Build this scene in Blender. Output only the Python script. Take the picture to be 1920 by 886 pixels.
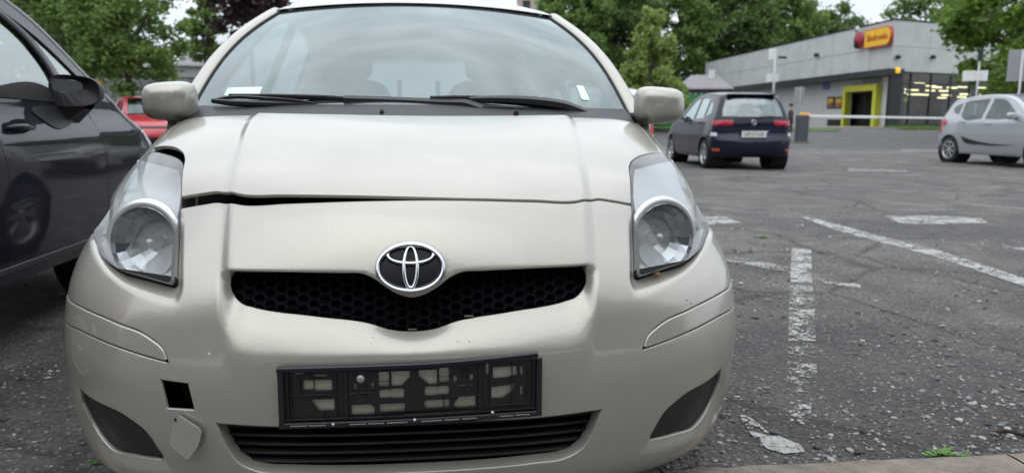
import bpy, bmesh, math, random
import numpy as np
from mathutils import Matrix, Vector
from mathutils.geometry import delaunay_2d_cdt

# ------------------------------------------------------------------ scene, camera, light
for o in list(bpy.data.objects): bpy.data.objects.remove(o)
scene = bpy.context.scene
COL = scene.collection
R_ = math.radians
CAM_LOC = (0.03, 0.0, 0.95); YAW, PITCH, ROLL = 6.4, 8.6, 0.35
FPX, CX, CY = 1442.0, 960.0, 443.0            # focal length and centre in photo pixels (1920 wide)
cam_d = bpy.data.cameras.new('camera'); cam = bpy.data.objects.new('camera', cam_d); COL.objects.link(cam)
cam_d.sensor_width = 36.0; cam_d.lens = 36.0*FPX/1920.0; cam_d.clip_start = 0.05; cam_d.clip_end = 2000
cam.matrix_world = (Matrix.Translation(CAM_LOC) @ Matrix.Rotation(R_(-YAW), 4, 'Z')
                    @ Matrix.Rotation(R_(90-PITCH), 4, 'X') @ Matrix.Rotation(R_(ROLL), 4, 'Z'))
cam_d.dof.use_dof = True; cam_d.dof.focus_distance = 1.56; cam_d.dof.aperture_fstop = 5.2
scene.camera = cam

scene.view_settings.view_transform = 'Standard'; scene.view_settings.look = 'None'
scene.view_settings.gamma = 1.0; scene.view_settings.use_curve_mapping = False
scene.view_settings.exposure = 0.06
scene.render.resolution_x, scene.render.resolution_y = 1024, 472

SUN_EL, SUN_ROT = R_(58), R_(200)
world = bpy.data.worlds.new('World'); scene.world = world; world.use_nodes = True
wn, wl = world.node_tree.nodes, world.node_tree.links; wn.clear()
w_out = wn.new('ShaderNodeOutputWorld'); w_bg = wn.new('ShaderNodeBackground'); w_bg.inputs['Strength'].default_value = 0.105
w_sky = wn.new('ShaderNodeTexSky'); w_sky.sky_type = 'NISHITA'; w_sky.sun_disc = False
w_sky.sun_elevation = SUN_EL; w_sky.sun_rotation = SUN_ROT; w_sky.dust_density = 2.0
w_tc = wn.new('ShaderNodeTexCoord'); w_map = wn.new('ShaderNodeMapping'); w_map.inputs['Scale'].default_value = (1.0, 1.0, 2.6)
w_n1 = wn.new('ShaderNodeTexNoise'); w_n1.inputs['Scale'].default_value = 2.3; w_n1.inputs['Detail'].default_value = 7; w_n1.inputs['Roughness'].default_value = 0.55
w_n1.inputs['Distortion'].default_value = 0.4
w_r1 = wn.new('ShaderNodeValToRGB')
w_r1.color_ramp.elements[0].position = 0.30; w_r1.color_ramp.elements[0].color = (6.1, 6.8, 7.6, 1)
w_r1.color_ramp.elements[1].position = 0.68; w_r1.color_ramp.elements[1].color = (11.0, 11.6, 12.2, 1)
w_mix = wn.new('ShaderNodeMixRGB'); w_mix.inputs['Fac'].default_value = 0.88
wl.new(w_tc.outputs['Generated'], w_map.inputs['Vector']); wl.new(w_map.outputs['Vector'], w_n1.inputs['Vector'])
wl.new(w_n1.outputs['Fac'], w_r1.inputs['Fac']); wl.new(w_sky.outputs['Color'], w_mix.inputs['Color1'])
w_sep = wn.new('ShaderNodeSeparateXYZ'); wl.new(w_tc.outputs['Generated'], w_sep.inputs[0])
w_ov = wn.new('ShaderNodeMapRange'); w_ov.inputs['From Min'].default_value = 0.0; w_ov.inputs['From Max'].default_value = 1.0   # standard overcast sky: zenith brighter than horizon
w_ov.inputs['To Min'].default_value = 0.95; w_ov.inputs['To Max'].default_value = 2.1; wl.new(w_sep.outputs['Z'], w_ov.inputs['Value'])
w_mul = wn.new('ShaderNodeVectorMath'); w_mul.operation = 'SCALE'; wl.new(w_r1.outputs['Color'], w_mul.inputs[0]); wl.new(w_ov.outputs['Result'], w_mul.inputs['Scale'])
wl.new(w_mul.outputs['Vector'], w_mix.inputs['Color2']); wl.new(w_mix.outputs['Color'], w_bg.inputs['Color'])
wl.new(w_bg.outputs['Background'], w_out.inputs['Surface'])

sun_d = bpy.data.lights.new('sun', 'SUN'); sun = bpy.data.objects.new('sun', sun_d); COL.objects.link(sun)
sun_d.energy = 0.6; sun_d.angle = R_(70); sun_d.color = (1.0, 0.97, 0.92)
_sd = Vector((math.sin(SUN_ROT)*math.cos(SUN_EL), math.cos(SUN_ROT)*math.cos(SUN_EL), math.sin(SUN_EL)))
sun.rotation_euler = (-_sd).to_track_quat('-Z', 'Y').to_euler()
sun.location = (0, 0, 60)

# ------------------------------------------------------------------ projection maths (to place real points seen in the photo)
CAMP = np.array(CAM_LOC); CAMR = np.array(cam.matrix_world.to_3x3())
def proj(P):
    q = (np.asarray(P, float)-CAMP) @ CAMR
    return np.stack([CX+FPX*q[..., 0]/-q[..., 2], CY-FPX*q[..., 1]/-q[..., 2]], -1)
def ray(px, py): return CAMR @ np.array([(px-CX)/FPX, -(py-CY)/FPX, -1.0])
def atY(px, py, Y): d = ray(px, py); return CAMP+d*((Y-CAMP[1])/d[1])
def atZ(px, py, Z=0.0): d = ray(px, py); return CAMP+d*((Z-CAMP[2])/d[2])

# ------------------------------------------------------------------ materials
def new_mat(name):
    m = bpy.data.materials.new(name); m.use_nodes = True
    nt = m.node_tree; b = nt.nodes.get('Principled BSDF')
    return m, nt, b
def nd(nt, typ, **kw):
    n = nt.nodes.new(typ)
    for k, v in kw.items():
        if k in n.inputs: n.inputs[k].default_value = v
        else: setattr(n, k, v)
    return n
def ramp(nt, fac, stops):
    r = nt.nodes.new('ShaderNodeValToRGB'); e = r.color_ramp.elements
    while len(e) < len(stops): e.new(0.5)
    for i, (p, c) in enumerate(stops): e[i].position = p; e[i].color = c if len(c) == 4 else (*c, 1)
    nt.links.new(fac, r.inputs['Fac']); return r
def pmat(name, col, rough=0.5, metal=0.0, coat=0.0, coat_rough=0.05, spec=0.5, vary=0.0, vscale=8.0, bump=0.0, bscale=60.0, trans=0.0, ior=1.5, emit=None, estr=0.0, rvary=0.0):
    m, nt, b = new_mat(name)
    b.inputs['Base Color'].default_value = (*col, 1); b.inputs['Roughness'].default_value = rough; b.inputs['Metallic'].default_value = metal
    b.inputs['Coat Weight'].default_value = coat; b.inputs['Coat Roughness'].default_value = coat_rough
    b.inputs['Specular IOR Level'].default_value = spec; b.inputs['IOR'].default_value = ior; b.inputs['Transmission Weight'].default_value = trans
    if emit: b.inputs['Emission Color'].default_value = (*emit, 1); b.inputs['Emission Strength'].default_value = estr
    if vary or bump or rvary:
        tc = nd(nt, 'ShaderNodeTexCoord')
    if vary or rvary:
        n = nd(nt, 'ShaderNodeTexNoise', Scale=vscale, Detail=6.0, Roughness=0.6); nt.links.new(tc.outputs['Object'], n.inputs['Vector'])
        if vary:
            r = ramp(nt, n.outputs['Fac'], [(0.3, tuple(c*(1-vary) for c in col)), (0.7, tuple(min(1, c*(1+vary)) for c in col))])
            nt.links.new(r.outputs['Color'], b.inputs['Base Color'])
        if rvary:
            r2 = nd(nt, 'ShaderNodeMapRange'); r2.inputs['From Min'].default_value = 0.3; r2.inputs['From Max'].default_value = 0.7
            r2.inputs['To Min'].default_value = max(0, rough-rvary); r2.inputs['To Max'].default_value = min(1, rough+rvary)
            nt.links.new(n.outputs['Fac'], r2.inputs['Value']); nt.links.new(r2.outputs['Result'], b.inputs['Roughness'])
    if bump:
        n2 = nd(nt, 'ShaderNodeTexNoise', Scale=bscale, Detail=5.0); nt.links.new(tc.outputs['Object'], n2.inputs['Vector'])
        bp = nd(nt, 'ShaderNodeBump', Strength=bump, Distance=0.02); nt.links.new(n2.outputs['Fac'], bp.inputs['Height'])
        nt.links.new(bp.outputs['Normal'], b.inputs['Normal'])
    return m
def glass_mat(name, tint=(0.75, 0.82, 0.82), ior=1.5, dust=0.0, dustcol=(0.6, 0.62, 0.62), rough=0.0, boost=1.0, gcol=(1, 1, 1)):
    """thin sheet of glass: clear through-view, Fresnel mirror of the surroundings, a film of dust"""
    m, nt, b = new_mat(name); nt.nodes.remove(b); out = nt.nodes['Material Output']
    tr = nd(nt, 'ShaderNodeBsdfTransparent', Color=(*tint, 1)); gl = nd(nt, 'ShaderNodeBsdfGlossy', Roughness=rough, Color=(*gcol, 1))
    fr = nd(nt, 'ShaderNodeFresnel', IOR=ior)
    geo = nd(nt, 'ShaderNodeNewGeometry'); inv = nd(nt, 'ShaderNodeMath', operation='SUBTRACT'); inv.inputs[0].default_value = 1.0
    nt.links.new(geo.outputs['Backfacing'], inv.inputs[1])
    mu = nd(nt, 'ShaderNodeMath', operation='MULTIPLY'); nt.links.new(fr.outputs['Fac'], mu.inputs[0]); nt.links.new(inv.outputs[0], mu.inputs[1])
    mu2 = nd(nt, 'ShaderNodeMath', operation='MULTIPLY'); mu2.inputs[1].default_value = boost; nt.links.new(mu.outputs[0], mu2.inputs[0]); mu2.use_clamp = True
    mx = nd(nt, 'ShaderNodeMixShader'); nt.links.new(mu2.outputs[0], mx.inputs[0]); nt.links.new(tr.outputs[0], mx.inputs[1]); nt.links.new(gl.outputs[0], mx.inputs[2])
    last = mx
    if dust:
        tc = nd(nt, 'ShaderNodeTexCoord'); n = nd(nt, 'ShaderNodeTexNoise', Scale=9.0, Detail=6.0); nt.links.new(tc.outputs['Object'], n.inputs['Vector'])
        mr = nd(nt, 'ShaderNodeMapRange'); mr.inputs['From Min'].default_value = 0.3; mr.inputs['From Max'].default_value = 0.75; mr.inputs['To Min'].default_value = dust*0.4; mr.inputs['To Max'].default_value = dust*1.5
        nt.links.new(n.outputs['Fac'], mr.inputs['Value'])
        df = nd(nt, 'ShaderNodeBsdfDiffuse', Color=(*dustcol, 1)); m2 = nd(nt, 'ShaderNodeMixShader')
        nt.links.new(mr.outputs['Result'], m2.inputs[0]); nt.links.new(mx.outputs[0], m2.inputs[1]); nt.links.new(df.outputs[0], m2.inputs[2]); last = m2
    nt.links.new(last.outputs[0], out.inputs['Surface'])
    return m

def car_paint(name, col, metal=0.35, rough=0.38, dirt=0.12, dirtcol=(0.30, 0.27, 0.22), flake=0.12, cr0=0.04, cr1=0.16, spec=0.5):
    m, nt, b = new_mat(name)
    tc = nd(nt, 'ShaderNodeTexCoord')
    n1 = nd(nt, 'ShaderNodeTexNoise', Scale=3.5, Detail=8.0, Roughness=0.65); nt.links.new(tc.outputs['Object'], n1.inputs['Vector'])
    n2 = nd(nt, 'ShaderNodeTexNoise', Scale=420.0, Detail=1.0); nt.links.new(tc.outputs['Object'], n2.inputs['Vector'])
    dm = nd(nt, 'ShaderNodeMapRange'); dm.inputs['From Min'].default_value = 0.45; dm.inputs['From Max'].default_value = 0.8; dm.inputs['To Min'].default_value = 0.0; dm.inputs['To Max'].default_value = dirt
    nt.links.new(n1.outputs['Fac'], dm.inputs['Value'])
    fl = ramp(nt, n2.outputs['Fac'], [(0.3, tuple(c*(1-flake*0.5) for c in col)), (0.7, tuple(min(1, c*(1+flake*0.5)) for c in col))])
    mx = nd(nt, 'ShaderNodeMixRGB'); mx.inputs['Color2'].default_value = (*dirtcol, 1)
    nt.links.new(dm.outputs[0], mx.inputs['Fac']); nt.links.new(fl.outputs['Color'], mx.inputs['Color1']); nt.links.new(mx.outputs['Color'], b.inputs['Base Color'])
    b.inputs['Metallic'].default_value = metal; b.inputs['Roughness'].default_value = rough
    b.inputs['Coat Weight'].default_value = 1.0
    cr = nd(nt, 'ShaderNodeMapRange'); cr.inputs['From Min'].default_value = 0.35; cr.inputs['From Max'].default_value = 0.75; cr.inputs['To Min'].default_value = cr0; cr.inputs['To Max'].default_value = cr1; b.inputs['Specular IOR Level'].default_value = spec
    nt.links.new(n1.outputs['Fac'], cr.inputs['Value']); nt.links.new(cr.outputs[0], b.inputs['Coat Roughness'])
    return m

# ------------------------------------------------------------------ object helpers
def tag(o, label=None, cat=None, group=None, kind=None):
    if label: o['label'] = label
    if cat: o['category'] = cat
    if group: o['group'] = group
    if kind: o['kind'] = kind
    return o
def empty(name, loc=(0, 0, 0), rz=0.0, label=None, cat=None, group=None):
    o = bpy.data.objects.new(name, None); COL.objects.link(o); o.location = loc; o.rotation_euler = (0, 0, rz); o.empty_display_size = 0.2
    return tag(o, label, cat, group)
def mobj(name, V, Fc, mat, parent=None, normals=None, smooth=False, mats=None, midx=None, sharp=None):
    me = bpy.data.meshes.new(name)
    me.from_pydata([tuple(map(float, v)) for v in V], [], [tuple(map(int, f)) for f in Fc]); me.update()
    for mm in (mats or [mat]): me.materials.append(mm)
    if midx is not None: me.polygons.foreach_set('material_index', list(midx))
    if smooth: me.polygons.foreach_set('use_smooth', [True]*len(me.polygons))
    if normals is not None: me.normals_split_custom_set_from_vertices([tuple(map(float, n)) for n in normals])
    elif sharp is not None: me.set_sharp_from_angle(angle=R_(sharp))
    o = bpy.data.objects.new(name, me); COL.objects.link(o)
    if parent is not None: o.parent = parent
    return o
class MB:
    """collects shapes into one mesh"""
    def __init__(s): s.V = []; s.F = []; s.M = []; s.mi = 0
    def add(s, V, Fc):
        b = len(s.V); s.V += [tuple(v) for v in V]; s.F += [tuple(b+i for i in f) for f in Fc]; s.M += [s.mi]*len(Fc); return s
    def box(s, c, d, rz=0.0, rx=0.0, ry=0.0, bevel=0.0):
        hx, hy, hz = d[0]/2, d[1]/2, d[2]/2
        Rm = Matrix.Rotation(rz, 3, 'Z') @ Matrix.Rotation(ry, 3, 'Y') @ Matrix.Rotation(rx, 3, 'X')
        if bevel <= 0:
            P = [(x, y, z) for x in (-hx, hx) for y in (-hy, hy) for z in (-hz, hz)]
            Q = [(0, 1, 3, 2), (4, 6, 7, 5), (0, 4, 5, 1), (2, 3, 7, 6), (0, 2, 6, 4), (1, 5, 7, 3)]
        else:
            b = min(bevel, hx*0.98, hy*0.98, hz*0.98); P = []; idx = {}
            for sx in (-1, 1):
                for sy in (-1, 1):
                    for sz in (-1, 1):
                        for a in range(3):
                            p = [sx*(hx-b), sy*(hy-b), sz*(hz-b)]; p[a] = (sx*hx, sy*hy, sz*hz)[a]
                            idx[(sx, sy, sz, a)] = len(P); P.append(tuple(p))
            Q = []
            for a in range(3):
                u, v = (a+1) % 3, (a+2) % 3
                for sg in (-1, 1):
                    f = []
                    for (su, sv) in ((-1, -1), (1, -1), (1, 1), (-1, 1)):
                        k = [0, 0, 0]; k[a] = sg; k[u] = su; k[v] = sv; f.append(idx[(*k, a)])
                    Q.append(tuple(f if sg > 0 else f[::-1]))
            for a in range(3):
                u, v = (a+1) % 3, (a+2) % 3
                for su in (-1, 1):
                    for sv in (-1, 1):
                        k0 = [0, 0, 0]; k0[u] = su; k0[v] = sv; k1 = list(k0); k0[a] = -1; k1[a] = 1
                        f = (idx[(*k0, u)], idx[(*k1, u)], idx[(*k1, v)], idx[(*k0, v)]); Q.append(f if su*sv > 0 else f[::-1])
            for sx in (-1, 1):
                for sy in (-1, 1):
                    for sz in (-1, 1):
                        f = tuple(idx[(sx, sy, sz, a)] for a in range(3)); Q.append(f if sx*sy*sz > 0 else f[::-1])
        return s.add([tuple(Vector(c)+Rm @ Vector(p)) for p in P], Q)
    def tube(s, pts, rad, n=8, cap=True, flat=1.0, up=(0, 0, 1)):
        pts = [Vector(p) for p in pts]; m = len(pts)
        rad = rad if hasattr(rad, '__len__') else [rad]*m
        V = []; Fc = []; U = Vector(up)
        for i, p in enumerate(pts):
            t = (pts[min(i+1, m-1)]-pts[max(i-1, 0)]).normalized()
            a = t.cross(U)
            if a.length < 1e-4: a = t.cross(Vector((1, 0, 0)))
            a.normalize(); b = a.cross(t).normalized()
            for k in range(n):
                q = 2*math.pi*k/n; V.append(tuple(p+a*math.cos(q)*rad[i]+b*math.sin(q)*rad[i]*flat))
        for i in range(m-1):
            for k in range(n): Fc.append((i*n+k, i*n+(k+1) % n, (i+1)*n+(k+1) % n, (i+1)*n+k))
        if cap: Fc.append(tuple(range(n-1, -1, -1))); Fc.append(tuple((m-1)*n+k for k in range(n)))
        return s.add(V, Fc)
    def lathe(s, prof, origin=(0, 0, 0), axis=(0, 0, 1), n=32, a0=0.0, a1=2*math.pi, ref=(1, 0, 0.0001)):
        ax = Vector(axis).normalized(); u = (Vector(ref)-ax*ax.dot(Vector(ref))).normalized(); v = ax.cross(u); O = Vector(origin)
        full = abs(a1-a0-2*math.pi) < 1e-6; nn = n if full else n+1
        V = []; Fc = []
        for (r, h) in prof:
            for k in range(nn):
                q = a0+(a1-a0)*k/n; V.append(tuple(O+ax*h+(u*math.cos(q)+v*math.sin(q))*r))
        for i in range(len(prof)-1):
            for k in range(n):
                k2 = (k+1) % nn if full else k+1
                Fc.append((i*nn+k, i*nn+k2, (i+1)*nn+k2, (i+1)*nn+k))
        return s.add(V, Fc)
    def grid(s, P, flip=False, close=False):
        P = np.asarray(P); a, b = P.shape[:2]; Fc = []
        for i in range(a-1):
            for j in range(b if close else b-1):
                j2 = (j+1) % b; f = (i*b+j, i*b+j2, (i+1)*b+j2, (i+1)*b+j); Fc.append(f[::-1] if flip else f)
        return s.add(P.reshape(-1, 3), Fc)
    def build(s, name, mat, parent=None, smooth=False, sharp=None, mats=None):
        return mobj(name, s.V, s.F, mat, parent, smooth=smooth or sharp is not None, sharp=sharp, mats=mats, midx=s.M if mats else None)

# ---- planar regions with holes
def in_poly(P, poly):
    P = np.asarray(P, float); poly = np.asarray(poly, float); c = np.zeros(len(P), bool)
    x, y = P[:, 0], P[:, 1]; j = len(poly)-1
    for i in range(len(poly)):
        xi, yi = poly[i]; xj, yj = poly[j]
        if yi != yj:
            m = ((yi > y) != (yj > y)) & (x < (xj-xi)*(y-yi)/(yj-yi)+xi); c ^= m
        j = i
    return c
def poly_dist(P, poly, closed=True):
    P = np.asarray(P, float); poly = np.asarray(poly, float); d = np.full(len(P), 1e9)
    n = len(poly)
    for i in range(n if closed else n-1):
        a, b = poly[i], poly[(i+1) % n]; ab = b-a; L = max(ab @ ab, 1e-18)
        t = np.clip(((P-a) @ ab)/L, 0, 1); q = a+t[:, None]*ab
        d = np.minimum(d, np.hypot(*(P-q).T))
    return d
def area2(poly):
    p = np.asarray(poly); return 0.5*np.sum(p[:, 0]*np.roll(p[:, 1], -1)-np.roll(p[:, 0], -1)*p[:, 1])
def ccw(poly):
    p = np.asarray(poly, float); return p if area2(p) > 0 else p[::-1]
def smooth_poly(pts, step, closed=True, corner=42.0, hard=()):
    """Catmull-Rom through traced points, keeping sharp corners, resampled to an even step"""
    P = np.asarray(pts, float); keep = [i for i in range(len(P)) if i == 0 or np.hypot(*(P[i]-P[i-1])) > 1e-6]
    if closed and len(keep) > 1 and np.hypot(*(P[keep[-1]]-P[0])) < 1e-6: keep = keep[:-1]
    P = P[keep]; n = len(P); isc = np.zeros(n, bool)
    for i in range(n):
        if not closed and i in (0, n-1): isc[i] = True; continue
        a = P[i]-P[i-1]; b = P[(i+1) % n]-P[i]
        ca = (a @ b)/max(np.hypot(*a)*np.hypot(*b), 1e-12)
        isc[i] = math.degrees(math.acos(max(-1, min(1, ca)))) > corner
    for h in hard: isc[h] = True
    out = []
    for i in range(n if closed else n-1):
        p1, p2 = P[i], P[(i+1) % n]; p0 = P[i-1] if not isc[i] else p1-(p2-p1); p3 = P[(i+2) % n] if not isc[(i+1) % n] else p2+(p2-p1)
        L = np.hypot(*(p2-p1)); k = max(1, int(math.ceil(L/step)))
        # centripetal-ish tangents limited by segment length
        def tang(a, b, c):
            d1, d2 = max(np.hypot(*(b-a)), 1e-9), max(np.hypot(*(c-b)), 1e-9)
            return ((b-a)/d1*d2+(c-b)/d2*d1)/(d1+d2)
        m1, m2 = tang(p0, p1, p2)*L, tang(p1, p2, p3)*L
        for q in range(k):
            t = q/k; out.append((2*t**3-3*t**2+1)*p1+(t**3-2*t**2+t)*m1+(-2*t**3+3*t**2)*p2+(t**3-t**2)*m2)
    if not closed: out.append(P[-1])
    return np.array(out)
def offset_poly(poly, d):
    """shrink (d>0) a counter-clockwise polygon"""
    p = np.asarray(poly); a = p-np.roll(p, 1, 0); b = np.roll(p, -1, 0)-p
    a /= np.maximum(np.hypot(a[:, 0], a[:, 1]), 1e-12)[:, None]; b /= np.maximum(np.hypot(b[:, 0], b[:, 1]), 1e-12)[:, None]
    na = np.stack([-a[:, 1], a[:, 0]], 1); nb = np.stack([-b[:, 1], b[:, 0]], 1)
    m = na+nb; k = np.maximum(np.sum(m*m, 1)/2, 0.6)
    return p+m/k[:, None]*d
def cdt_region(outer, holes=(), spacing=None):
    """triangulate a region with holes; returns pts, tris, loops (index lists, outer ccw, holes cw)"""
    def dd(p):
        p = np.asarray(p, float); k = np.hypot(*(p-np.roll(p, 1, 0)).T) > 1e-6; return p[k]
    loops = [dd(ccw(outer))]+[dd(ccw(h)[::-1]) for h in holes]
    pts = []; edges = []; lidx = []
    for l in loops:
        b = len(pts); pts += [tuple(q) for q in l]; n = len(l); edges += [(b+i, b+(i+1) % n) for i in range(n)]; lidx.append(list(range(b, b+n)))
    if spacing:
        mn, mx = loops[0].min(0), loops[0].max(0)
        gx = np.arange(mn[0]+spacing*0.31, mx[0], spacing); gy = np.arange(mn[1]+spacing*0.37, mx[1], spacing*0.866)
        X, Yg = np.meshgrid(gx, gy); X = X+((np.arange(len(gy)) % 2)*spacing*0.5)[:, None]
        G = np.stack([X.ravel(), Yg.ravel()], 1); k = in_poly(G, loops[0]); G = G[k]
        for h in loops[1:]: G = G[~in_poly(G, h)]
        for l in loops:
            if len(G): G = G[poly_dist(G, l) > spacing*0.45]
        pts += [tuple(q) for q in G]
    r = delaunay_2d_cdt([Vector(p) for p in pts], edges, [], 0, 1e-7)
    P = np.array([tuple(v) for v in r[0]]); Tn = np.array([f for f in r[2] if len(f) == 3])
    cen = P[Tn].mean(1); k = in_poly(cen, loops[0])
    for h in loops[1:]: k &= ~in_poly(cen, h)
    Tn = Tn[k]
    a = P[Tn]; sg = (a[:, 1, 0]-a[:, 0, 0])*(a[:, 2, 1]-a[:, 0, 1])-(a[:, 1, 1]-a[:, 0, 1])*(a[:, 2, 0]-a[:, 0, 0])
    Tn[sg < 0] = Tn[sg < 0][:, ::-1]
    omap = {}
    for i, orig in enumerate(r[3]):
        for q in orig: omap[q] = i
    L2 = [[omap[i] for i in l if i in omap] for l in lidx]
    return P, Tn, L2
def plate(outer, holes, thick, frame, mb=None):
    """flat plate with holes: frame(u,v,w)->3D, front at w=0, back at w=thick"""
    P, Tn, L = cdt_region(outer, holes)
    mb = mb or MB(); n = len(P)
    V = [frame(p[0], p[1], 0.0) for p in P]+[frame(p[0], p[1], thick) for p in P]
    Fc = [tuple(t) for t in Tn]+[tuple(n+i for i in t[::-1]) for t in Tn]
    for l in L:
        for i in range(len(l)):
            a, b = l[i], l[(i+1) % len(l)]; Fc.append((b, a, n+a, n+b))
    return mb.add(V, Fc)
def rrect(x0, y0, x1, y1, r=0.0, n=4):
    if r <= 0: return np.array([(x0, y0), (x1, y0), (x1, y1), (x0, y1)], float)
    out = []
    for cx, cy, a in ((x1-r, y0+r, -90), (x1-r, y1-r, 0), (x0+r, y1-r, 90), (x0+r, y0+r, 180)):
        for k in range(n+1): q = R_(a+90*k/n); out.append((cx+r*math.cos(q), cy+r*math.sin(q)))
    return np.array(out)

# ---- master surfaces: a smooth function S(u, v) that panels are cut from
class Surf:
    def __init__(s, fn, umax, vmin, vmax, flip=False, nu=260, nv=420):
        s.fn = fn; s.flip = flip; s.umax = umax; s.vmin, s.vmax = vmin, vmax
        u = np.linspace(0, umax, nu); v = np.linspace(vmin, vmax, nv); s.U, s.W = np.meshgrid(u, v); s.P = fn(s.U, s.W)
    def normal(s, u, v, e=1.5e-3):
        a = s.fn(u+e, v)-s.fn(u-e, v); b = s.fn(u, v+e)-s.fn(u, v-e); n = np.cross(a, b)
        n /= np.maximum(np.linalg.norm(n, axis=-1, keepdims=True), 1e-12); return -n if s.flip else n
    def invert(s, pfn, pts, mask):
        """find (u,v) whose image under pfn is each point; mask limits the search to the visible branch"""
        Q = pfn(s.P); Q = np.where(mask[..., None], Q, 1e9); out = []
        for p in pts:
            ex = p[2] if len(p) > 2 else 0.0; p = np.array(p[:2], float)
            d = np.sum((Q-p)**2, -1); k = np.unravel_index(np.argmin(d), d.shape); w = np.array([s.U[k], s.W[k]]); best = d[k]
            for _ in range(6):
                e = 1e-3; f0 = pfn(s.fn(w[0], w[1])); J = np.stack([(pfn(s.fn(w[0]+e, w[1]))-f0)/e, (pfn(s.fn(w[0], w[1]+e))-f0)/e], 1)
                r = p-f0
                if abs(np.linalg.det(J)) < 1e-9: break
                st = np.linalg.solve(J, r); st = np.clip(st, -0.01, 0.01)
                w2 = np.array([min(max(w[0]+st[0], 0), s.umax), min(max(w[1]+st[1], s.vmin), s.vmax)]); f2 = np.sum((pfn(s.fn(w2[0], w2[1]))-p)**2)
                if f2 >= best: break
                w, best = w2, f2
            out.append((w[0]+ex, w[1]))
        return np.array(out)
def panel(name, sf, outer, holes, mat, parent, gap=0.0018, spacing=0.012, depth=0.012, rad=0.0015, lift=0.0, deform=None, hole_rad=None, hole_depth=None, back=False):
    """one body panel: the master surface cut to an outline, with rolled edges turned inwards"""
    outer = ccw(outer); hs = [ccw(h) for h in holes]
    if gap > 0:
        hr = rad if hole_rad is None else hole_rad
        outer = offset_poly(outer, gap+rad); hs = [ccw(offset_poly(h, -gap-hr)) for h in hs]
    elif gap < 0: outer = offset_poly(outer, gap); hs = [ccw(offset_poly(h, -gap)) for h in hs]
    P, Tn, L = cdt_region(outer, hs, spacing)
    S = sf.fn(P[:, 0], P[:, 1]); N = sf.normal(P[:, 0], P[:, 1]); S = S+N*lift
    V = [S]; NN = [N]; Fc = [tuple(t[::-1]) if sf.flip else tuple(t) for t in Tn]; off = len(S)
    for li, l in enumerate(L):
        if len(l) < 3: continue
        r = rad if li == 0 or hole_rad is None else hole_rad; dp = depth if li == 0 or hole_depth is None else (hole_depth[li-1] if hasattr(hole_depth, '__len__') else hole_depth)
        A = S[l]; n = N[l]; tg = np.roll(A, -1, 0)-np.roll(A, 1, 0); tg /= np.maximum(np.linalg.norm(tg, axis=1, keepdims=True), 1e-9)
        o = np.cross(tg, n); o *= (-1 if sf.flip else 1)
        r1 = A+o*r*0.7-n*r*0.3; r2 = A+o*r-n*r; r3 = A+o*r*0.9-n*(r+dp)
        m = len(l); V += [r1, r2, r3]; NN += [(n*0.75+o*0.65), (o*0.95+n*0.25), o]
        b = [np.array(l), off+np.arange(m), off+m+np.arange(m), off+2*m+np.arange(m)]; off += 3*m
        for k in range(3):
            for i in range(m):
                j = (i+1) % m; f = (b[k][j], b[k][i], b[k+1][i], b[k+1][j]); Fc.append(f[::-1] if sf.flip else f)
    V = np.concatenate(V); NN = np.concatenate(NN); NN /= np.maximum(np.linalg.norm(NN, axis=1, keepdims=True), 1e-9)
    if deform is not None: V = deform(V)
    return mobj(name, V, Fc, mat, parent, normals=NN, smooth=True)
def sm(x, a, b):
    t = np.clip((np.asarray(x, float)-a)/(b-a), 0, 1); return t*t*(3-2*t)
def mirror_pts(p): return np.stack([-p[:, 0], p[:, 1]], 1)[::-1]
# ------------------------------------------------------------------ shared materials
M = {}
M['beige'] = car_paint('champagne_paint', (0.452, 0.422, 0.366), metal=0.42, rough=0.36, dirt=0.16, cr0=0.03, cr1=0.14)
M['blackplastic'] = pmat('black_plastic', (0.012, 0.013, 0.016), rough=0.42, bump=0.08, bscale=300)
M['greyplastic'] = pmat('charcoal_plastic', (0.012, 0.0135, 0.017), rough=0.45, bump=0.08, bscale=350)
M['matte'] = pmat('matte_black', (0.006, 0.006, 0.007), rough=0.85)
M['rubber'] = pmat('rubber', (0.012, 0.012, 0.012), rough=0.75, vary=0.2)
M['chrome'] = pmat('chrome', (0.56, 0.57, 0.59), rough=0.12, metal=1.0)
M['alu'] = pmat('aluminium', (0.60, 0.61, 0.62), rough=0.30, metal=0.9)
M['satin'] = pmat('satin_silver', (0.50, 0.51, 0.53), rough=0.35, metal=0.75)
M['alloy'] = pmat('alloy_wheel', (0.45, 0.46, 0.47), rough=0.35, metal=0.7)
M['windscreen'] = glass_mat('windscreen_glass', tint=(0.46, 0.53, 0.52), ior=2.1, dust=0.05, boost=1.2, gcol=(.90, 1.0, 1.0))
M['glass'] = glass_mat('side_glass', tint=(0.60, 0.72, 0.70), ior=1.9, gcol=(.92, 1, 1))
M['glass_sky'] = glass_mat('door_glass', tint=(0.45, 0.55, 0.55), ior=2.0, boost=1.9, gcol=(.92, 1, 1)); M['glass_dark'] = glass_mat('tinted_glass', tint=(0.22, 0.27, 0.27), ior=1.6)
M['lens'] = glass_mat('hazed_lamp_lens', tint=(0.90, 0.92, 0.92), ior=1.5, dust=0.22, dustcol=(0.62, 0.62, 0.60), rough=0.04)
M['frit'] = pmat('ceramic_border', (0.012, 0.012, 0.014), rough=0.5)
M['interior'] = pmat('interior_plastic', (0.035, 0.036, 0.038), rough=0.8)
M['fabric'] = pmat('seat_fabric', (0.05, 0.05, 0.055), rough=0.95, vary=0.2, vscale=30)
M['headliner'] = pmat('headliner', (0.35, 0.34, 0.32), rough=0.95)
M['screw'] = pmat('zinc_screw', (0.55, 0.55, 0.52), rough=0.35, metal=0.9)
M['rust'] = pmat('rusty_screw', (0.22, 0.09, 0.035), rough=0.9, vary=0.4, vscale=120, bump=0.4)
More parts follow.
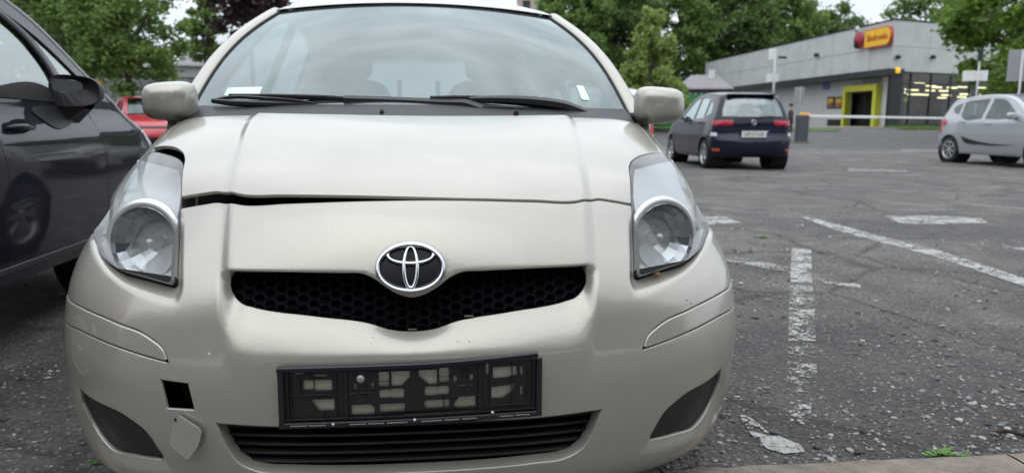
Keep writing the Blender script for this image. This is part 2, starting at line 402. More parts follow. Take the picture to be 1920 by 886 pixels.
M['red_lens'] = pmat('red_lamp', (0.42, 0.012, 0.03), rough=0.12, coat=0.6)
M['white_lens'] = pmat('white_lamp', (0.6, 0.62, 0.68), rough=0.12, coat=0.6)
M['orange_lens'] = pmat('orange_reflector', (0.45, 0.10, 0.03), rough=0.2)
M['plate_white'] = pmat('plate_white', (0.72, 0.72, 0.70), rough=0.4)
M['ink'] = pmat('black_ink', (0.02, 0.02, 0.02), rough=0.6)
M['plate_blue'] = pmat('plate_blue', (0.02, 0.06, 0.35), rough=0.4)

# ------------------------------------------------------------------ HERO CAR: beige hatchback
HY = 1.5
hero = empty('hatchback_car', (0, HY, 0), 0, 'beige hatchback facing the camera with an empty number plate holder', 'car')
hpx = lambda P: proj(np.asarray(P)+np.array([0, HY, 0]))
hat = lambda px, py, y: atY(px, py, HY+y)-np.array([0, HY, 0])
KN = np.array([
#  yc    zc    xe    ye    ze    n     p
[.150, .125, .740, .580, .125, 2.40, 3.0], [.085, .130, .775, .570, .132, 2.45, 3.0], [.040, .165, .803, .560, .170, 2.50, 3.0],
[.016, .235, .824, .545, .240, 2.50, 3.0], [.004, .320, .834, .530, .330, 2.50, 3.0], [.000, .410, .838, .520, .420, 2.50, 3.0],
[.003, .490, .840, .520, .500, 2.45, 3.0], [.016, .560, .838, .540, .575, 2.35, 3.0], [.038, .630, .836, .610, .645, 2.15, 3.0],
[.080, .705, .834, .720, .690, 1.98, 3.0], [.165, .779, .832, .800, .720, 2.00, 3.2], [.300, .838, .828, .880, .735, 2.10, 3.6],
[.470, .888, .822, .980, .750, 2.20, 4.2], [.650, .932, .816, 1.08, .765, 2.30, 5.0], [.800, .962, .812, 1.16, .780, 2.40, 5.5],
[.860, .974, .810, 1.20, .785, 2.40, 5.5]])
KT = np.concatenate([[0], np.cumsum(np.sqrt(np.sum(np.diff(KN[:, :2], axis=0)**2, 1)))])
def nat_spline(T, V):
    n = len(T); h = np.diff(T); A = np.zeros((n, n)); B = np.zeros((n, V.shape[1])); A[0, 0] = A[-1, -1] = 1
    for i in range(1, n-1):
        A[i, i-1] = h[i-1]; A[i, i] = 2*(h[i-1]+h[i]); A[i, i+1] = h[i]; B[i] = 6*((V[i+1]-V[i])/h[i]-(V[i]-V[i-1])/h[i-1])
    Mm = np.linalg.solve(A, B)
    def f(t):
        t = np.asarray(t, float); i = np.clip(np.searchsorted(T, t)-1, 0, n-2)
        a = ((T[i+1]-t)/h[i])[..., None]; b = ((t-T[i])/h[i])[..., None]; hh = h[i][..., None]
        return a*V[i]+b*V[i+1]+((a**3-a)*Mm[i]+(b**3-b)*Mm[i+1])*hh**2/6
    return f
hprof = nat_spline(KT, KN); UM = 1.25
def hbase(u, v):
    u = np.asarray(u, float); v = np.asarray(v, float); k = hprof(v); s = np.abs(u)/UM; q = np.sin(np.clip(s, 0, 1)*math.pi/2)
    yc, zc, xe, ye, ze, n, p = [k[..., i] for i in range(7)]
    e = lambda ex: 1-np.power(np.maximum(1-q**ex, 0), 1/ex)
    return np.stack([np.sign(u)*xe*q, yc+(ye-yc)*e(n), zc+(ze-zc)*e(p)], -1)
hs0 = Surf(hbase, UM, 0.0, KT[-1])
def vis_mask(sf):
    Q = hpx(sf.P)[..., 0]; am = np.argmax(Q, 1); return np.arange(Q.shape[1])[None, :] <= am[:, None]
hm0 = vis_mask(hs0)
def dom0(pts):
    w = hs0.invert(hpx, pts, hm0)
    for i, p in enumerate(pts):
        if p[0] < 769: w[i, 0] = -0.06
    return w
# right-half traced outlines of the front end (photo pixels)
G_TOP = [(769, 560), (800, 553), (825, 538), (845, 522), (866, 512), (900, 510), (1000, 505), (1100, 500)]
G_BOT = [(1096, 520), (1088, 545), (1076, 556), (1060, 562), (950, 583), (850, 601), (815, 613), (790, 617), (769, 618)]
def curve_of(pts, key):
    w = dom0(pts); k = 0 if key == 'u' else 1; w = w[np.argsort(w[:, k])]; return w[:, k], w[:, 1-k]
lamp_o = dom0([(1187, 330), (1187, 384), (1188, 450), (1189, 520), (1192, 549), (1215, 546), (1250, 531), (1290, 504), (1320, 470), (1338, 432), (1338, 432, .3), (1290, 330, .3)])
lamp_i = dom0([(1192, 330), (1192, 384), (1193, 450), (1193, 522), (1215, 517), (1280, 494), (1305, 474), (1318, 448), (1324, 425), (1324, 425, .3), (1290, 330, .3)])
fog_o = smooth_poly(dom0([(1190, 850), (1216, 818), (1240, 780), (1275, 745), (1325, 715), (1356, 688), (1362, 715), (1340, 785), (1302, 820), (1260, 838)]), 0.01)
fog_i = smooth_poly(dom0([(1222, 820), (1303, 793), (1337, 740), (1350, 700), (1352, 700), (1342, 742), (1308, 799), (1222, 825)]), 0.01)
# displacement map over the half domain, blurred so that every break rolls over
DN = 0.003; du = np.arange(-0.06, UM+0.03, DN); dv = np.arange(-0.03, KT[-1]+0.03, DN)
DU, DV = np.meshgrid(du, dv); DP = np.stack([DU.ravel(), DV.ravel()], 1)
def recess(o, i):
    a = in_poly(DP, o); b = in_poly(DP, i); w = np.zeros(len(DP)); w[b] = 1; k = a & ~b
    do = poly_dist(DP[k], o); di = poly_dist(DP[k], i); w[k] = do/(do+di+1e-9); return w.reshape(DU.shape)
def blur(A, r):
    for ax in (0, 1):
        for _ in range(2):
            pad = [(r, r) if x == ax else (0, 0) for x in (0, 1)]; B = np.cumsum(np.pad(A, pad, mode='edge'), axis=ax)
            B = np.insert(B, 0, 0, axis=ax); n = 2*r+1
            A = (np.take(B, range(n, B.shape[ax]), ax)-np.take(B, range(0, B.shape[ax]-n), ax))/n
    return A
crease = dom0([(1078, 222), (1095, 300), (1110, 376), (1115, 450), (1117, 560), (1115, 640), (1098, 720)])
crease = crease[np.argsort(crease[:, 1])]
uc = np.interp(DV, crease[:, 1], crease[:, 0]); fade = sm(DV, crease[0, 1], crease[1, 1]+0.04)
lampf = sm(DV, dom0([(1240, 372)])[0, 1], dom0([(1240, 455)])[0, 1])
# scoop round the upper grille: roof hidden in the opening, upright end walls, and a ramp that runs out below
su, sv = curve_of(G_TOP+[(1112, 494)], 'u'); v_top = np.interp(DU, su, sv)
su, sv = curve_of(G_BOT, 'u'); v_hi = np.interp(DU, su, sv)
su, sv = curve_of([(775, 664), (950, 662), (1060, 656), (1118, 640)], 'u'); v_lo = np.interp(DU, su, sv)
wv, wu = curve_of([(1119, 470), (1121, 520), (1121, 570), (1118, 610), (1112, 650)], 'v'); u_out = np.interp(DV, wv, wu)
scoop_w = (1-sm(DU-u_out, -0.022, 0.0))*np.clip((DV-v_lo)/np.maximum(v_hi-v_lo, .02), 0, 1)**1.15*(1-sm(DV-v_top, -0.014, -0.001))
DISP = (0.042*blur(scoop_w, 2) + 0.024*blur(recess(lamp_o, lamp_i)*lampf, 2) + 0.011*blur(recess(fog_o, fog_i), 2)
        + 0.0085*blur(sm(DU-uc, -0.026, 0.006)*fade, 1))
def dinterp(u, v):
    x = np.clip((np.abs(u)-du[0])/DN, 1, len(du)-3.001); y = np.clip((v-dv[0])/DN, 1, len(dv)-3.001)
    ix = x.astype(int); iy = y.astype(int); fx = x-ix; fy = y-iy
    def w(f): return [-0.5*f+f*f-0.5*f**3, 1-2.5*f*f+1.5*f**3, 0.5*f+2*f*f-1.5*f**3, -0.5*f*f+0.5*f**3]
    wx, wy = w(fx), w(fy); r = 0
    for j in range(4):
        for i in range(4): r = r+wy[j]*wx[i]*DISP[iy+j-1, ix+i-1]
    return r
def hsurf(u, v):
    u = np.asarray(u, float); v = np.asarray(v, float); b = hbase(u, v); e = 0.004
    n = np.cross(hbase(u+e, v)-hbase(u-e, v), hbase(u, v+e)-hbase(u, v-e)); n /= np.maximum(np.linalg.norm(n, axis=-1, keepdims=True), 1e-12)
    return b-n*dinterp(u, v)[..., None]
hs = Surf(hsurf, UM, 0.0, KT[-1]); hm = hm0
def dom(pts): return hs.invert(hpx, pts, hm)
# --- panel outlines in the surface domain (right half, then mirrored)
GAP = [(870, 375), (1000, 378), (1080, 379.5), (1105, 377), (1120, 375), (1145, 378), (1184, 385)]
LAMP_IN = [(1184, 385), (1183, 340), (1181, 312)]
LAMP_TOP = [(1185, 303), (1196, 295), (1215, 289), (1236, 285.5)]
SEAM = [(1225, 270), (1210, 248), (1193, 226)]
gap_c = dom([(773, 374.5)])[0]; gap_c[0] = 0.0
cowl_v = dom([(778, 217)])[0, 1]; cowl_r = dom([(1192, 224)])[0]
d_gap = dom(GAP); d_lin = dom(LAMP_IN); d_ltop = dom(LAMP_TOP); d_seam = dom(SEAM)
def lens_out():
    w = dom([(1265, 284), (1290, 322), (1308, 375), (1318, 425)]); return w+np.array([(.03, 0), (.07, 0), (.09, 0), (.07, 0)])
d_lout = lens_out()
d_lbot = dom([(1318, 446), (1306, 472), (1280, 494), (1235, 510), (1193, 523), (1189, 519), (1187, 450)])
mir = mirror_pts
# hood
hood_r = np.concatenate([[gap_c], d_gap, d_lin[1:], d_ltop, d_seam, [cowl_r], [(0.0, cowl_v)]])
hood_full = np.concatenate([hood_r[:-1], [hood_r[-1]], mir(hood_r[1:-1])])
hood_poly = smooth_poly(hood_full, 0.008)
def hood_lift(V):                      # the bonnet sits a little open on the car's right side
    V = V.copy(); a = sm(-V[:, 0], -0.14, 0.52); f = 1-sm(V[:, 1], 0.55, 0.85)
    V[:, 2] += (0.021*a+0.0030)*f; V[:, 1] += 0.003*a*f; return V
panel('bonnet', hs, hood_poly, [], M['beige'], hero, gap=0.0024, deform=hood_lift, depth=0.006, rad=0.0025)
# lens outline and fender
lens_r = np.concatenate([d_lin[::-1][:1]*0+d_lin[-1:], d_ltop, d_lout, d_lbot, d_lin[:2]])
lens_poly = smooth_poly(lens_r, 0.006)
v_seam = float(dom([(1322, 432)])[0, 1])
fen_r = np.concatenate([d_ltop[-1:], d_lout, [(UM*0.96, v_seam+0.01), (UM, v_seam+0.01), (UM, cowl_v+0.02), (cowl_r[0]+0.02, cowl_v+0.02)], [cowl_r+np.array([0.004, 0.0])], d_seam[::-1]])
fen_poly = smooth_poly(fen_r, 0.012)
for sgn in (1, -1):
    panel('fender', hs, fen_poly if sgn > 0 else mir(fen_poly), [], M['beige'], hero, gap=0.0016, spacing=0.02)
# fascia with its openings
grille_r = np.concatenate([dom(G_TOP), dom(G_BOT)]); grille_r[0, 0] = 0; grille_r[-1, 0] = 0
grille_poly = smooth_poly(np.concatenate([grille_r, mir(grille_r[1:-1])]), 0.006)
LG = [(776, 793), (1018, 783), (1126, 769), (1112, 808), (1088, 843), (1062, 857), (1000, 867), (900, 877), (776, 884)]
lg_r = dom(LG); lg_r[0, 0] = 0; lg_r[-1, 0] = 0
lg_poly = smooth_poly(np.concatenate([lg_r, mir(lg_r[1:-1])]), 0.008)
FOG = [(1220, 822), (1223, 811), (1242, 779), (1275, 747), (1325, 716), (1352, 693), (1350, 716), (1338, 745), (1305, 796), (1265, 812)]
fog_poly = smooth_poly(dom(FOG), 0.006)
STRIP = [(1206, 654), (1213, 632), (1236, 609), (1290, 581), (1345, 553), (1372, 530)]
STRIP2 = [(1376, 572), (1345, 594), (1290, 622)]
d_s1, d_s2 = dom(STRIP), dom(STRIP2)
strip_poly = smooth_poly(np.concatenate([d_s1, [d_s1[-1]+[.12, .0]], [(UM*0.97, d_s1[-1, 1]-0.005), (UM*0.97, d_s2[0, 1]+0.01)], [d_s2[0]+[.10, 0]], d_s2]), 0.008)
def dom_left(pts):                     # pixels on the other half: invert against the mirrored surface
    f = lambda P: hpx(np.asarray(P)*np.array([-1, 1, 1])); Q = f(hs.P)[..., 0]; am = np.argmin(Q, 1)
    w = hs.invert(f, pts, np.arange(Q.shape[1])[None, :] <= am[:, None]); w[:, 0] *= -1; return w
tow_poly = smooth_poly(dom_left([(302, 713), (351, 720), (363, 767), (314, 764)]), 0.004)
fas_r = np.concatenate([[(0, 0.0), (UM*0.5, 0.0), (UM, 0.0)], [(UM, v_seam), (UM*0.96, v_seam)], [d_lout[-1]+[.02, -.004]], [d_lout[-1]+[-0.03, -.004]], d_lbot, [d_lin[0]], d_gap[::-1][1:], [gap_c]])
fas_poly = smooth_poly(np.concatenate([fas_r, mir(fas_r[1:-1])]), 0.008)
panel('front_bumper', hs, fas_poly, [grille_poly, lg_poly, fog_poly, mir(fog_poly), strip_poly, mir(strip_poly), tow_poly], M['beige'], hero,
      gap=0.0012, spacing=0.0070, depth=0.025, rad=0.002, hole_rad=0.003, hole_depth=[.03, .03, .03, .03, .03, .03, .004])
for q in (strip_poly, mir(strip_poly)):
    panel('rub_strip', hs, q, [], M['beige'], hero, gap=0.0008, spacing=0.014, depth=0.01, rad=0.004, lift=0.0015)
for q in (fog_poly, mir(fog_poly)):
    panel('fog_lamp_blank', hs, q, [], M['greyplastic'], hero, gap=0.001, spacing=0.014, depth=0.02, rad=0.003, lift=-0.006)
# dark inner shell behind the openings
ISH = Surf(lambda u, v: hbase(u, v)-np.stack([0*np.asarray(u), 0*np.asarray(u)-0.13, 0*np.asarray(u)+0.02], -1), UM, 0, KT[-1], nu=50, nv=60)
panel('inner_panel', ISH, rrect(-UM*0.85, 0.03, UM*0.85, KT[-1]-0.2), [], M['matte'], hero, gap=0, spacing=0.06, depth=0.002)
# --- upper grille: moulded honeycomb following the nose, set back in the scoop
def front_y(x, z):                     # y of the undisplaced nose at a given x, z
    vv = np.interp(z, hprof(np.linspace(0, gap_c[1], 200))[:, 1], np.linspace(0, gap_c[1], 200)); return float(hbase(UM*2/math.pi*math.asin(min(0.99, abs(x)/0.838)), vv)[1])
g3 = hsurf(grille_poly[:, 0], grille_poly[:, 1]); gxz = g3[:, [0, 2]]; gxz = ccw(gxz); gout = offset_poly(gxz, -0.004)
mb = MB(); HW, HH = 0.0150, 0.0098; wall = 0.0021
def hexpts(cx, cz, k): return [(cx+HW*k*a, cz+HH*k*b) for a, b in ((1.0, 0), (0.5, 1), (-0.5, 1), (-1.0, 0), (-0.5, -1), (0.5, -1))]
for i in range(-20, 21):
    for j in range(-8, 9):
        cx = i*HW*1.5; cz = 0.603+(j+(0.5 if i % 2 else 0))*HH*2
        if not in_poly(np.array([[cx, cz]]), gout)[0]: continue
        o = hexpts(cx, cz, 1.0); n = hexpts(cx, cz, 0.76); y = lambda p: front_y(p[0], p[1])+0.058
        V = [(p[0], y(p), p[1]) for p in o]+[(p[0], y(p)-0.004, p[1]) for p in n]+[(p[0], y(p)+0.02, p[1]) for p in hexpts(cx, cz, 0.70)]
        mb.add(V, [(k, (k+1) % 6, 6+(k+1) % 6, 6+k) for k in range(6)]+[(6+k, 6+(k+1) % 6, 12+(k+1) % 6, 12+k) for k in range(6)])
mb.build('honeycomb_grille', pmat('mesh_plastic', (.009, .010, .015), rough=.4, spec=.4), hero)
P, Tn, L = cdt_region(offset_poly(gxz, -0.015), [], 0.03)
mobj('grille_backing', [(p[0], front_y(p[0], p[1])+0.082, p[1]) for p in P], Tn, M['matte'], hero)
M['galvclip'] = pmat('clip_metal', (.16, .13, .11), rough=.6)
# metal clips on the grille's lower edge
for px, py in ((879, 592), (773, 617)):
    c = hat(px, py, 0.055); MB().box(c, (0.019, 0.006, 0.003), bevel=0.001).build('grille_clip', M['galvclip'], hero)

# --- lower grille: five curved bars in the opening
l3 = hsurf(lg_poly[:, 0], lg_poly[:, 1]); lxz = ccw(l3[:, [0, 2]])
def xspan(poly, z):
    xs = []
    for i in range(len(poly)):
        a, b = poly[i], poly[(i+1) % len(poly)]
        if (a[1] > z) != (b[1] > z): xs.append(a[0]+(z-a[1])/(b[1]-a[1])*(b[0]-a[0]))
    return (min(xs), max(xs)) if xs else None
zlo, zhi = lxz[:, 1].min(), lxz[:, 1].max()
for k in range(5):
    z = zhi-0.014-k*(zhi-zlo-0.014)/4.9; sp = xspan(lxz, min(max(z, zlo+0.004), zhi-0.022))
    xs = np.linspace(sp[0]+0.004, sp[1]-0.004, 36); sec = [(0.0, 0.002), (0.004, 0.0045), (0.03, 0.003), (0.03, -0.004), (0.004, -0.005)]
    g = [[(x, front_y(x, z)+0.030+a, z+b) for a, b in sec] for x in xs]
    MB().grid(g, close=True).build('grille_bar', M['blackplastic'], hero, sharp=40)
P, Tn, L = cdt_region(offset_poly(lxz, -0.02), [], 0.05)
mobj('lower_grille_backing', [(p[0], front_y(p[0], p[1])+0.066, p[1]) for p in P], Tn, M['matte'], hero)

# --- tow eye hole and its cover hanging from a strap
tq = dom_left([(302, 713), (351, 720), (363, 767), (314, 764)]); t3 = hsurf(tq[:, 0], tq[:, 1]); tn = hs.normal(tq[:, 0], tq[:, 1]).mean(0)
if tn[1] > 0: tn = -tn
mobj('tow_hole_lining', [p-tn*0.055 for p in t3*1.0], [(0, 1, 2, 3)], M['matte'], hero)
cq = dom_left([(336, 782), (341, 775), (380, 798), (385, 806), (381, 826), (365, 850), (358, 851), (329, 828), (327, 820)]); c3 = hsurf(cq[:, 0], cq[:, 1]); nn = tn
co = smooth_poly(np.array([(p @ np.array([1, 0, 0]), p[2]) for p in c3]), 0.004, corner=20)
for _ in range(2): co = np.concatenate([np.stack([co*.75+np.roll(co, -1, 0)*.25, co*.25+np.roll(co, -1, 0)*.75], 1)]).reshape(-1, 2)
cc = c3.mean(0)
def cfr(u, v, w):
    y = cc[1]+((u-cc[0])*(-nn[0])+(v-cc[2])*(-nn[2]))/nn[1]; return tuple(np.array([u, y, v])+nn*(0.016-w))
cov = plate(ccw(co), [], 0.005, cfr).build('tow_eye_cover', M['beige'], hero)
sp_a, sp_b = hat(350, 768, 0.16), c3[0]+nn*0.012
MB().tube([sp_a, (np.array(sp_a)+sp_b)/2+nn*0.006, sp_b], 0.0035, 6).build('cover_strap', M['blackplastic'], cov)
co2 = hat(352, 815, 0.1)

# --- emblem: three chrome ovals on a dark oval
EX, EZ = hat(770, 500, 0.045)[[0, 2]]
def ey(x, z): return front_y(x, z)-0.0015
mb = MB(); N = 72
ring = [(EX+0.069*math.cos(2*math.pi*k/N), EZ+0.0465*math.sin(2*math.pi*k/N)) for k in range(N)]
V = [(x, ey(x, z)-0.003, z) for x, z in ring]+[(EX, ey(EX, EZ)-0.003, EZ)]
emb = mobj('emblem', V, [(k, (k+1) % N, N) for k in range(N)], pmat('emblem_navy', (0.004, 0.005, 0.010), rough=0.3, spec=.25), hero, smooth=True)
def oval(mb, cx, cz, a, b, wa, wb, h, a0=0, a1=360, n=72, exp=1.0):
    full = a1-a0 == 360; kk = n if full else n+1; sec = [(-1, 0.0), (-0.75, 0.7), (-0.3, 1.0), (0.3, 1.0), (0.75, 0.7), (1, 0.0)]; G = []
    for k in range(kk+(1 if full else 0)):
        q = R_(a0+(a1-a0)*k/n); row = []
        for r, hh in sec:
            x = cx+(a+r*wa)*math.cos(q); z = cz+(b+r*wb)*math.sin(q); row.append((x, ey(x, z)-0.003-h*hh, z))
        G.append(row)
    mb.grid(G, flip=True)
mb = MB(); oval(mb, EX, EZ, 0.0660, 0.0440, 0.0058, 0.0056, 0.011)
mb.build('oval_ring', M['chrome'], emb, smooth=True)
mb = MB(); oval(mb, EX, EZ+0.0005, 0.0135, 0.0390, 0.0052, 0.0046, 0.0085); mb.build('upright_oval', M['chrome'], emb, smooth=True)
mb = MB(); oval(mb, EX, EZ+0.0245, 0.0465, 0.0165, 0.0050, 0.0046, 0.0080); mb.build('wide_oval', M['chrome'], emb, smooth=True)

# --- number plate holder: moulded frame with cut-outs, no plate in it
A_, B_, C_, D_ = (520, 685), (1017, 674), (1012, 781), (525, 797)
PZ0, PZ1 = 0.345, 0.468; PXL, PXR = -0.266, 0.262; PYF = -0.007
def pfr(u, v, w): return (u, PYF+w+0.10*abs(u)**1.7, v+0.004*u/0.26)
W = lambda zx: PXL+(zx-118)/(1786-118)*(PXR-PXL)          # from the zoomed picture of the holder
H = lambda zy: PZ1-(zy-115)/(515-115)*(PZ1-PZ0)
def hole(x0, y0, x1, y1, r=0.0025): return rrect(W(x0), H(y1), W(x1), H(y0), r, 3)
def cham(pts): return np.array([(W(a), H(b)) for a, b in pts])[::-1]
holes = [hole(275, 205, 333, 262), hole(346, 205, 448, 270), cham([(315, 336), (460, 336), (460, 405), (372, 405)]),
         hole(745, 165, 803, 222), hole(745, 228, 803, 256), cham([(826, 165), (934, 165), (934, 205), (880, 256), (826, 256)]),
         cham([(998, 165), (1104, 165), (1104, 256), (1060, 256), (998, 200)]), hole(1126, 155, 1182, 210), hole(1126, 216, 1182, 246),
         hole(748, 285, 812, 335), hole(818, 282, 896, 338), hole(1034, 278, 1110, 332), hole(1114, 278, 1180, 330),
         cham([(572, 382), (690, 382), (710, 405), (710, 440), (572, 440)]), hole(748, 382, 900, 428), hole(1032, 372, 1182, 418), cham([(1222, 395), (1250, 360), (1350, 360), (1350, 424), (1222, 424)]),
         cham([(1470, 172), (1620, 172), (1620, 228), (1540, 240), (1470, 240)]), cham([(1460, 306), (1612, 296), (1600, 330), (1530, 378), (1460, 378)]),
         hole(590, 240, 602, 275, .001), hole(696, 235, 708, 262, .001), hole(1218, 215, 1230, 250, .001), hole(1322, 208, 1334, 244, .001),
         hole(562, 298, 608, 306, .001), hole(628, 298, 690, 306, .001), hole(1240, 280, 1290, 288, .001), hole(1310, 280, 1352, 286, .001),
         hole(230, 150, 280, 162, .001), hole(345, 170, 420, 180, .001), hole(345, 300, 420, 310, .001), hole(1425, 140, 1436, 210, .001), hole(1648, 175, 1660, 230, .001), hole(1648, 310, 1658, 370, .001)]
holes = [offset_poly(ccw(h), -.0013) for h in holes]
holder = plate(rrect(PXL+0.004, PZ0+0.004, PXR-0.004, PZ1-0.002, 0.003), holes, 0.003, pfr).build('number_plate_holder', M['blackplastic'], hero)
mb = MB()
def hbar(x0, x1, z, hgt, dep, y0=0.0):
    n = 14; g = []
    for k in range(n+1):
        u = x0+(x1-x0)*k/n; zz = z(u) if callable(z) else z
        g.append([pfr(u, zz+a*hgt/2, y0-b*dep) for a, b in ((-1, 0), (-1, .8), (-.6, 1), (.6, 1), (1, .8), (1, 0))])
    mb.grid(g); mb.add(g[0], [(0, 1, 2, 3, 4, 5)]); mb.add(g[-1], [(5, 4, 3, 2, 1, 0)])
hbar(PXL, PXR, PZ0+0.005, 0.012, 0.008); hbar(PXL+0.01, PXR-0.01, PZ0+0.0165, 0.003, 0.006)
def vbar(x, w, z0, z1, dep, y0=0.0):
    g = []
    for k in range(5):
        z = z0+(z1-z0)*k/4; g.append([pfr(x+a*w/2, z, y0-b*dep) for a, b in ((-1, 0), (-1, .8), (-.5, 1), (.5, 1), (1, .8), (1, 0))])
    mb.grid(g, flip=True); mb.add(g[0], [(5, 4, 3, 2, 1, 0)]); mb.add(g[-1], [(0, 1, 2, 3, 4, 5)])
vbar(PXL+0.006, 0.011, PZ0, PZ1-0.004, 0.009); vbar(PXR-0.006, 0.011, PZ0, PZ1-0.001, 0.009); vbar(PXR-0.018, 0.004, PZ0+.012, PZ1-0.004, 0.007)
vbar(PXL+0.02, 0.003, PZ0+.012, PZ1-.008, 0.006)
for zx in (538, 1382): vbar(W(zx), 0.006, PZ0+0.018, PZ1-0.008, 0.008)
for zx, y0, y1 in ((200, 180, 400), (255, 180, 300), (480, 170, 450), (660, 240, 340), (1150, 340, 450), (1590, 130, 420), (1690, 200, 380), (1445, 180, 420), (315, 150, 200), (400, 410, 470)):
    vbar(W(zx), 0.0022, H(y1), H(y0), 0.004)
for zy, x0, x1 in ((300, 200, 500), (460, 180, 770), (455, 900, 1370), (268, 560, 730), (345, 1200, 1400), (425, 1500, 1680), (285, 1430, 1640)):
    hbar(W(x0), W(x1), H(zy), 0.0025, 0.004)
mb.build('holder_ribs', M['blackplastic'], holder, sharp=30)
mb = MB()                                                  # clip-on rail along the top, sprung up at one end
hbar(PXL, PXR-0.010, lambda u: PZ1-0.002+0.010*max(0, u/0.26)**1.6, 0.011, 0.010, -0.001)
mb.build('top_rail', pmat('rail_plastic', (0.010, 0.011, 0.020), rough=0.3), holder, sharp=30)
mb = MB()
for x0, x1 in ((190, 295), (305, 412), (560, 660), (672, 772), (790, 920), (1008, 1138), (1155, 1250), (1265, 1360), (1508, 1600), (1612, 1705)):
    mb = MB(); hbar(W(x0), W(x1), H(498), 0.0022, 0.0095); mb.build('rail_ridge', M['satin'], holder, sharp=30)
for zx, zy, mt, nm in ((630, 205, 'screw', 'screw'), (1288, 190, 'matte', 'screw'), (1512, 320, 'rust', 'rusty_bolt'), (1598, 195, 'rust', 'rusty_bolt'), (1510, 232, 'rust', 'rusty_bolt')):
    c = pfr(W(zx), H(zy), -0.001 if mt != 'rust' else 0.012)
    MB().lathe([(0.0, -0.004), (0.005, -0.0035), (0.0085, -0.001), (0.009, 0.001)] if mt != 'matte' else [(0.0, 0.002), (0.005, 0.001), (0.006, -0.003), (0.0085, -0.003), (0.009, 0.001)], c, (0, 1, 0), 20).build(nm, M[mt], holder, smooth=True)
for zx, zy in ((455, 495), (965, 488), (1462, 470)):
    MB().lathe([(0, -.003), (.003, -.002), (.004, .002)], pfr(W(zx), H(zy), -0.008), (0, 1, 0), 12).build('clip_stud', M['satin'], holder, smooth=True)

# --- headlights: housing, bowl reflector, bezel, turn signal chamber and a hazed lens
def headlight(sgn):
    pol = lens_poly if sgn > 0 else mir(lens_poly); fx = np.array([sgn, 1, 1])
    le = panel('headlight', hs, pol, [], M['lens'], hero, gap=0.0012, spacing=0.014, depth=0.006, rad=0.003)
    # housing = surface pushed inwards
    def inn(d):
        def f(u, v):
            b = hbase(u, v); e = 0.004; n = np.cross(hbase(np.asarray(u)+e, v)-hbase(np.asarray(u)-e, v), hbase(u, np.asarray(v)+e)-hbase(u, np.asarray(v)-e))
            n /= np.maximum(np.linalg.norm(n, axis=-1, keepdims=True), 1e-9); return b-n*d
        return f
    panel('lamp_housing', Surf(inn(0.075), UM, 0, KT[-1], nu=10, nv=10), offset_poly(ccw(pol), -0.006), [], pmat('lamp_housing_grey', (0.46, 0.47, 0.48), rough=0.35, metal=0.6), le, gap=0, spacing=0.03, depth=0.001)
    # wall joining lens edge to housing
    a = inn(0.010)(pol[:, 0], pol[:, 1]); b = inn(0.080)(pol[:, 0], pol[:, 1]); g = np.stack([np.concatenate([a, a[:1]]), np.concatenate([b, b[:1]])])
    MB().grid(g).build('lamp_wall', pmat('lamp_wall_grey', (0.34, 0.35, 0.36), rough=0.35, metal=0.5), le, smooth=True)
    c0 = hat(1247, 446, 0.275)*fx; ax = Vector((0.30*sgn, -1.0, 0.10)).normalized()
    bowl = [(0.004, -0.060), (0.024, -0.056), (0.046, -0.045), (0.065, -0.027), (0.078, -0.010), (0.082, 0.0)]
    MB().lathe(bowl, c0, ax, 22).build('reflector_bowl', pmat('reflector', (0.48, 0.50, 0.53), rough=0.24, metal=1.0), le)
    MB().lathe([(0.0, -0.016), (0.009, -0.018), (0.013, -0.024), (0.014, -0.055)], Vector(c0), ax, 24).build('bulb_cap', M['satin'], le, smooth=True)
    u = Vector((1, 0, 0)); G = []
    for k in range(57):                                     # bezel arc from inner side over the top to the outer lower side
        q = R_(192-190*k/56); dirv = Vector((math.cos(q)*sgn, 0, math.sin(q))); dirv = (dirv-ax*ax.dot(dirv)).normalized()
        wd = 0.016*math.sin(math.pi*min(1, max(0, (k+4)/64)))**0.7+0.003
        G.append([tuple(Vector(c0)+dirv*(0.082+r*wd)+ax*h) for r, h in ((0, -0.010), (0.06, 0.000), (0.45, 0.002), (0.9, -0.002), (1.0, -0.010))])
    MB().grid(G, flip=sgn < 0).build('bezel', pmat('bezel_silver', (0.74, 0.75, 0.76), rough=0.35, metal=0.6), le, smooth=True)
    v0 = float(dom([(1250, 499)])[0, 1]); low = [q for q in pol if q[1] < v0]  # dark plate added to darken the lower lamp, standing in for mirrored trees
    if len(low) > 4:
        ps = ccw(np.array(low)); panel('lower_dark_plate', Surf(inn(0.022), UM, 0, KT[-1], nu=10, nv=10), ps, [], pmat('dark_plate_black', (.012, .013, .014), rough=.7, spec=.2), le, gap=0, spacing=.02, depth=.02)
    # turn signal chamber: ribbed reflector panel at the top of the lamp
    p = [np.array(hat(*q)) * fx for q in ((1190, 318, 0.50), (1262, 300, 0.74), (1296, 392, 0.50), (1192, 400, 0.36))]
    G = []
    for i in range(29):
        s = i/28; rr = 0.0014*(1 if i % 2 else -1)
        top = p[0]*(1-s)+p[1]*s; bot = p[3]*(1-s)+p[2]*s
        G.append([tuple(top*(1-t)+bot*t+np.array([0, rr*0.6+0.02*math.sin(t*3.1), rr+0.00])) for t in np.linspace(0, 1, 6)])
    MB().grid(G, flip=sgn < 0).build('turn_signal_reflector', pmat('signal_reflector', (0.62, 0.62, 0.64), rough=0.3, metal=0.55), le, smooth=True)
headlight(1); headlight(-1)

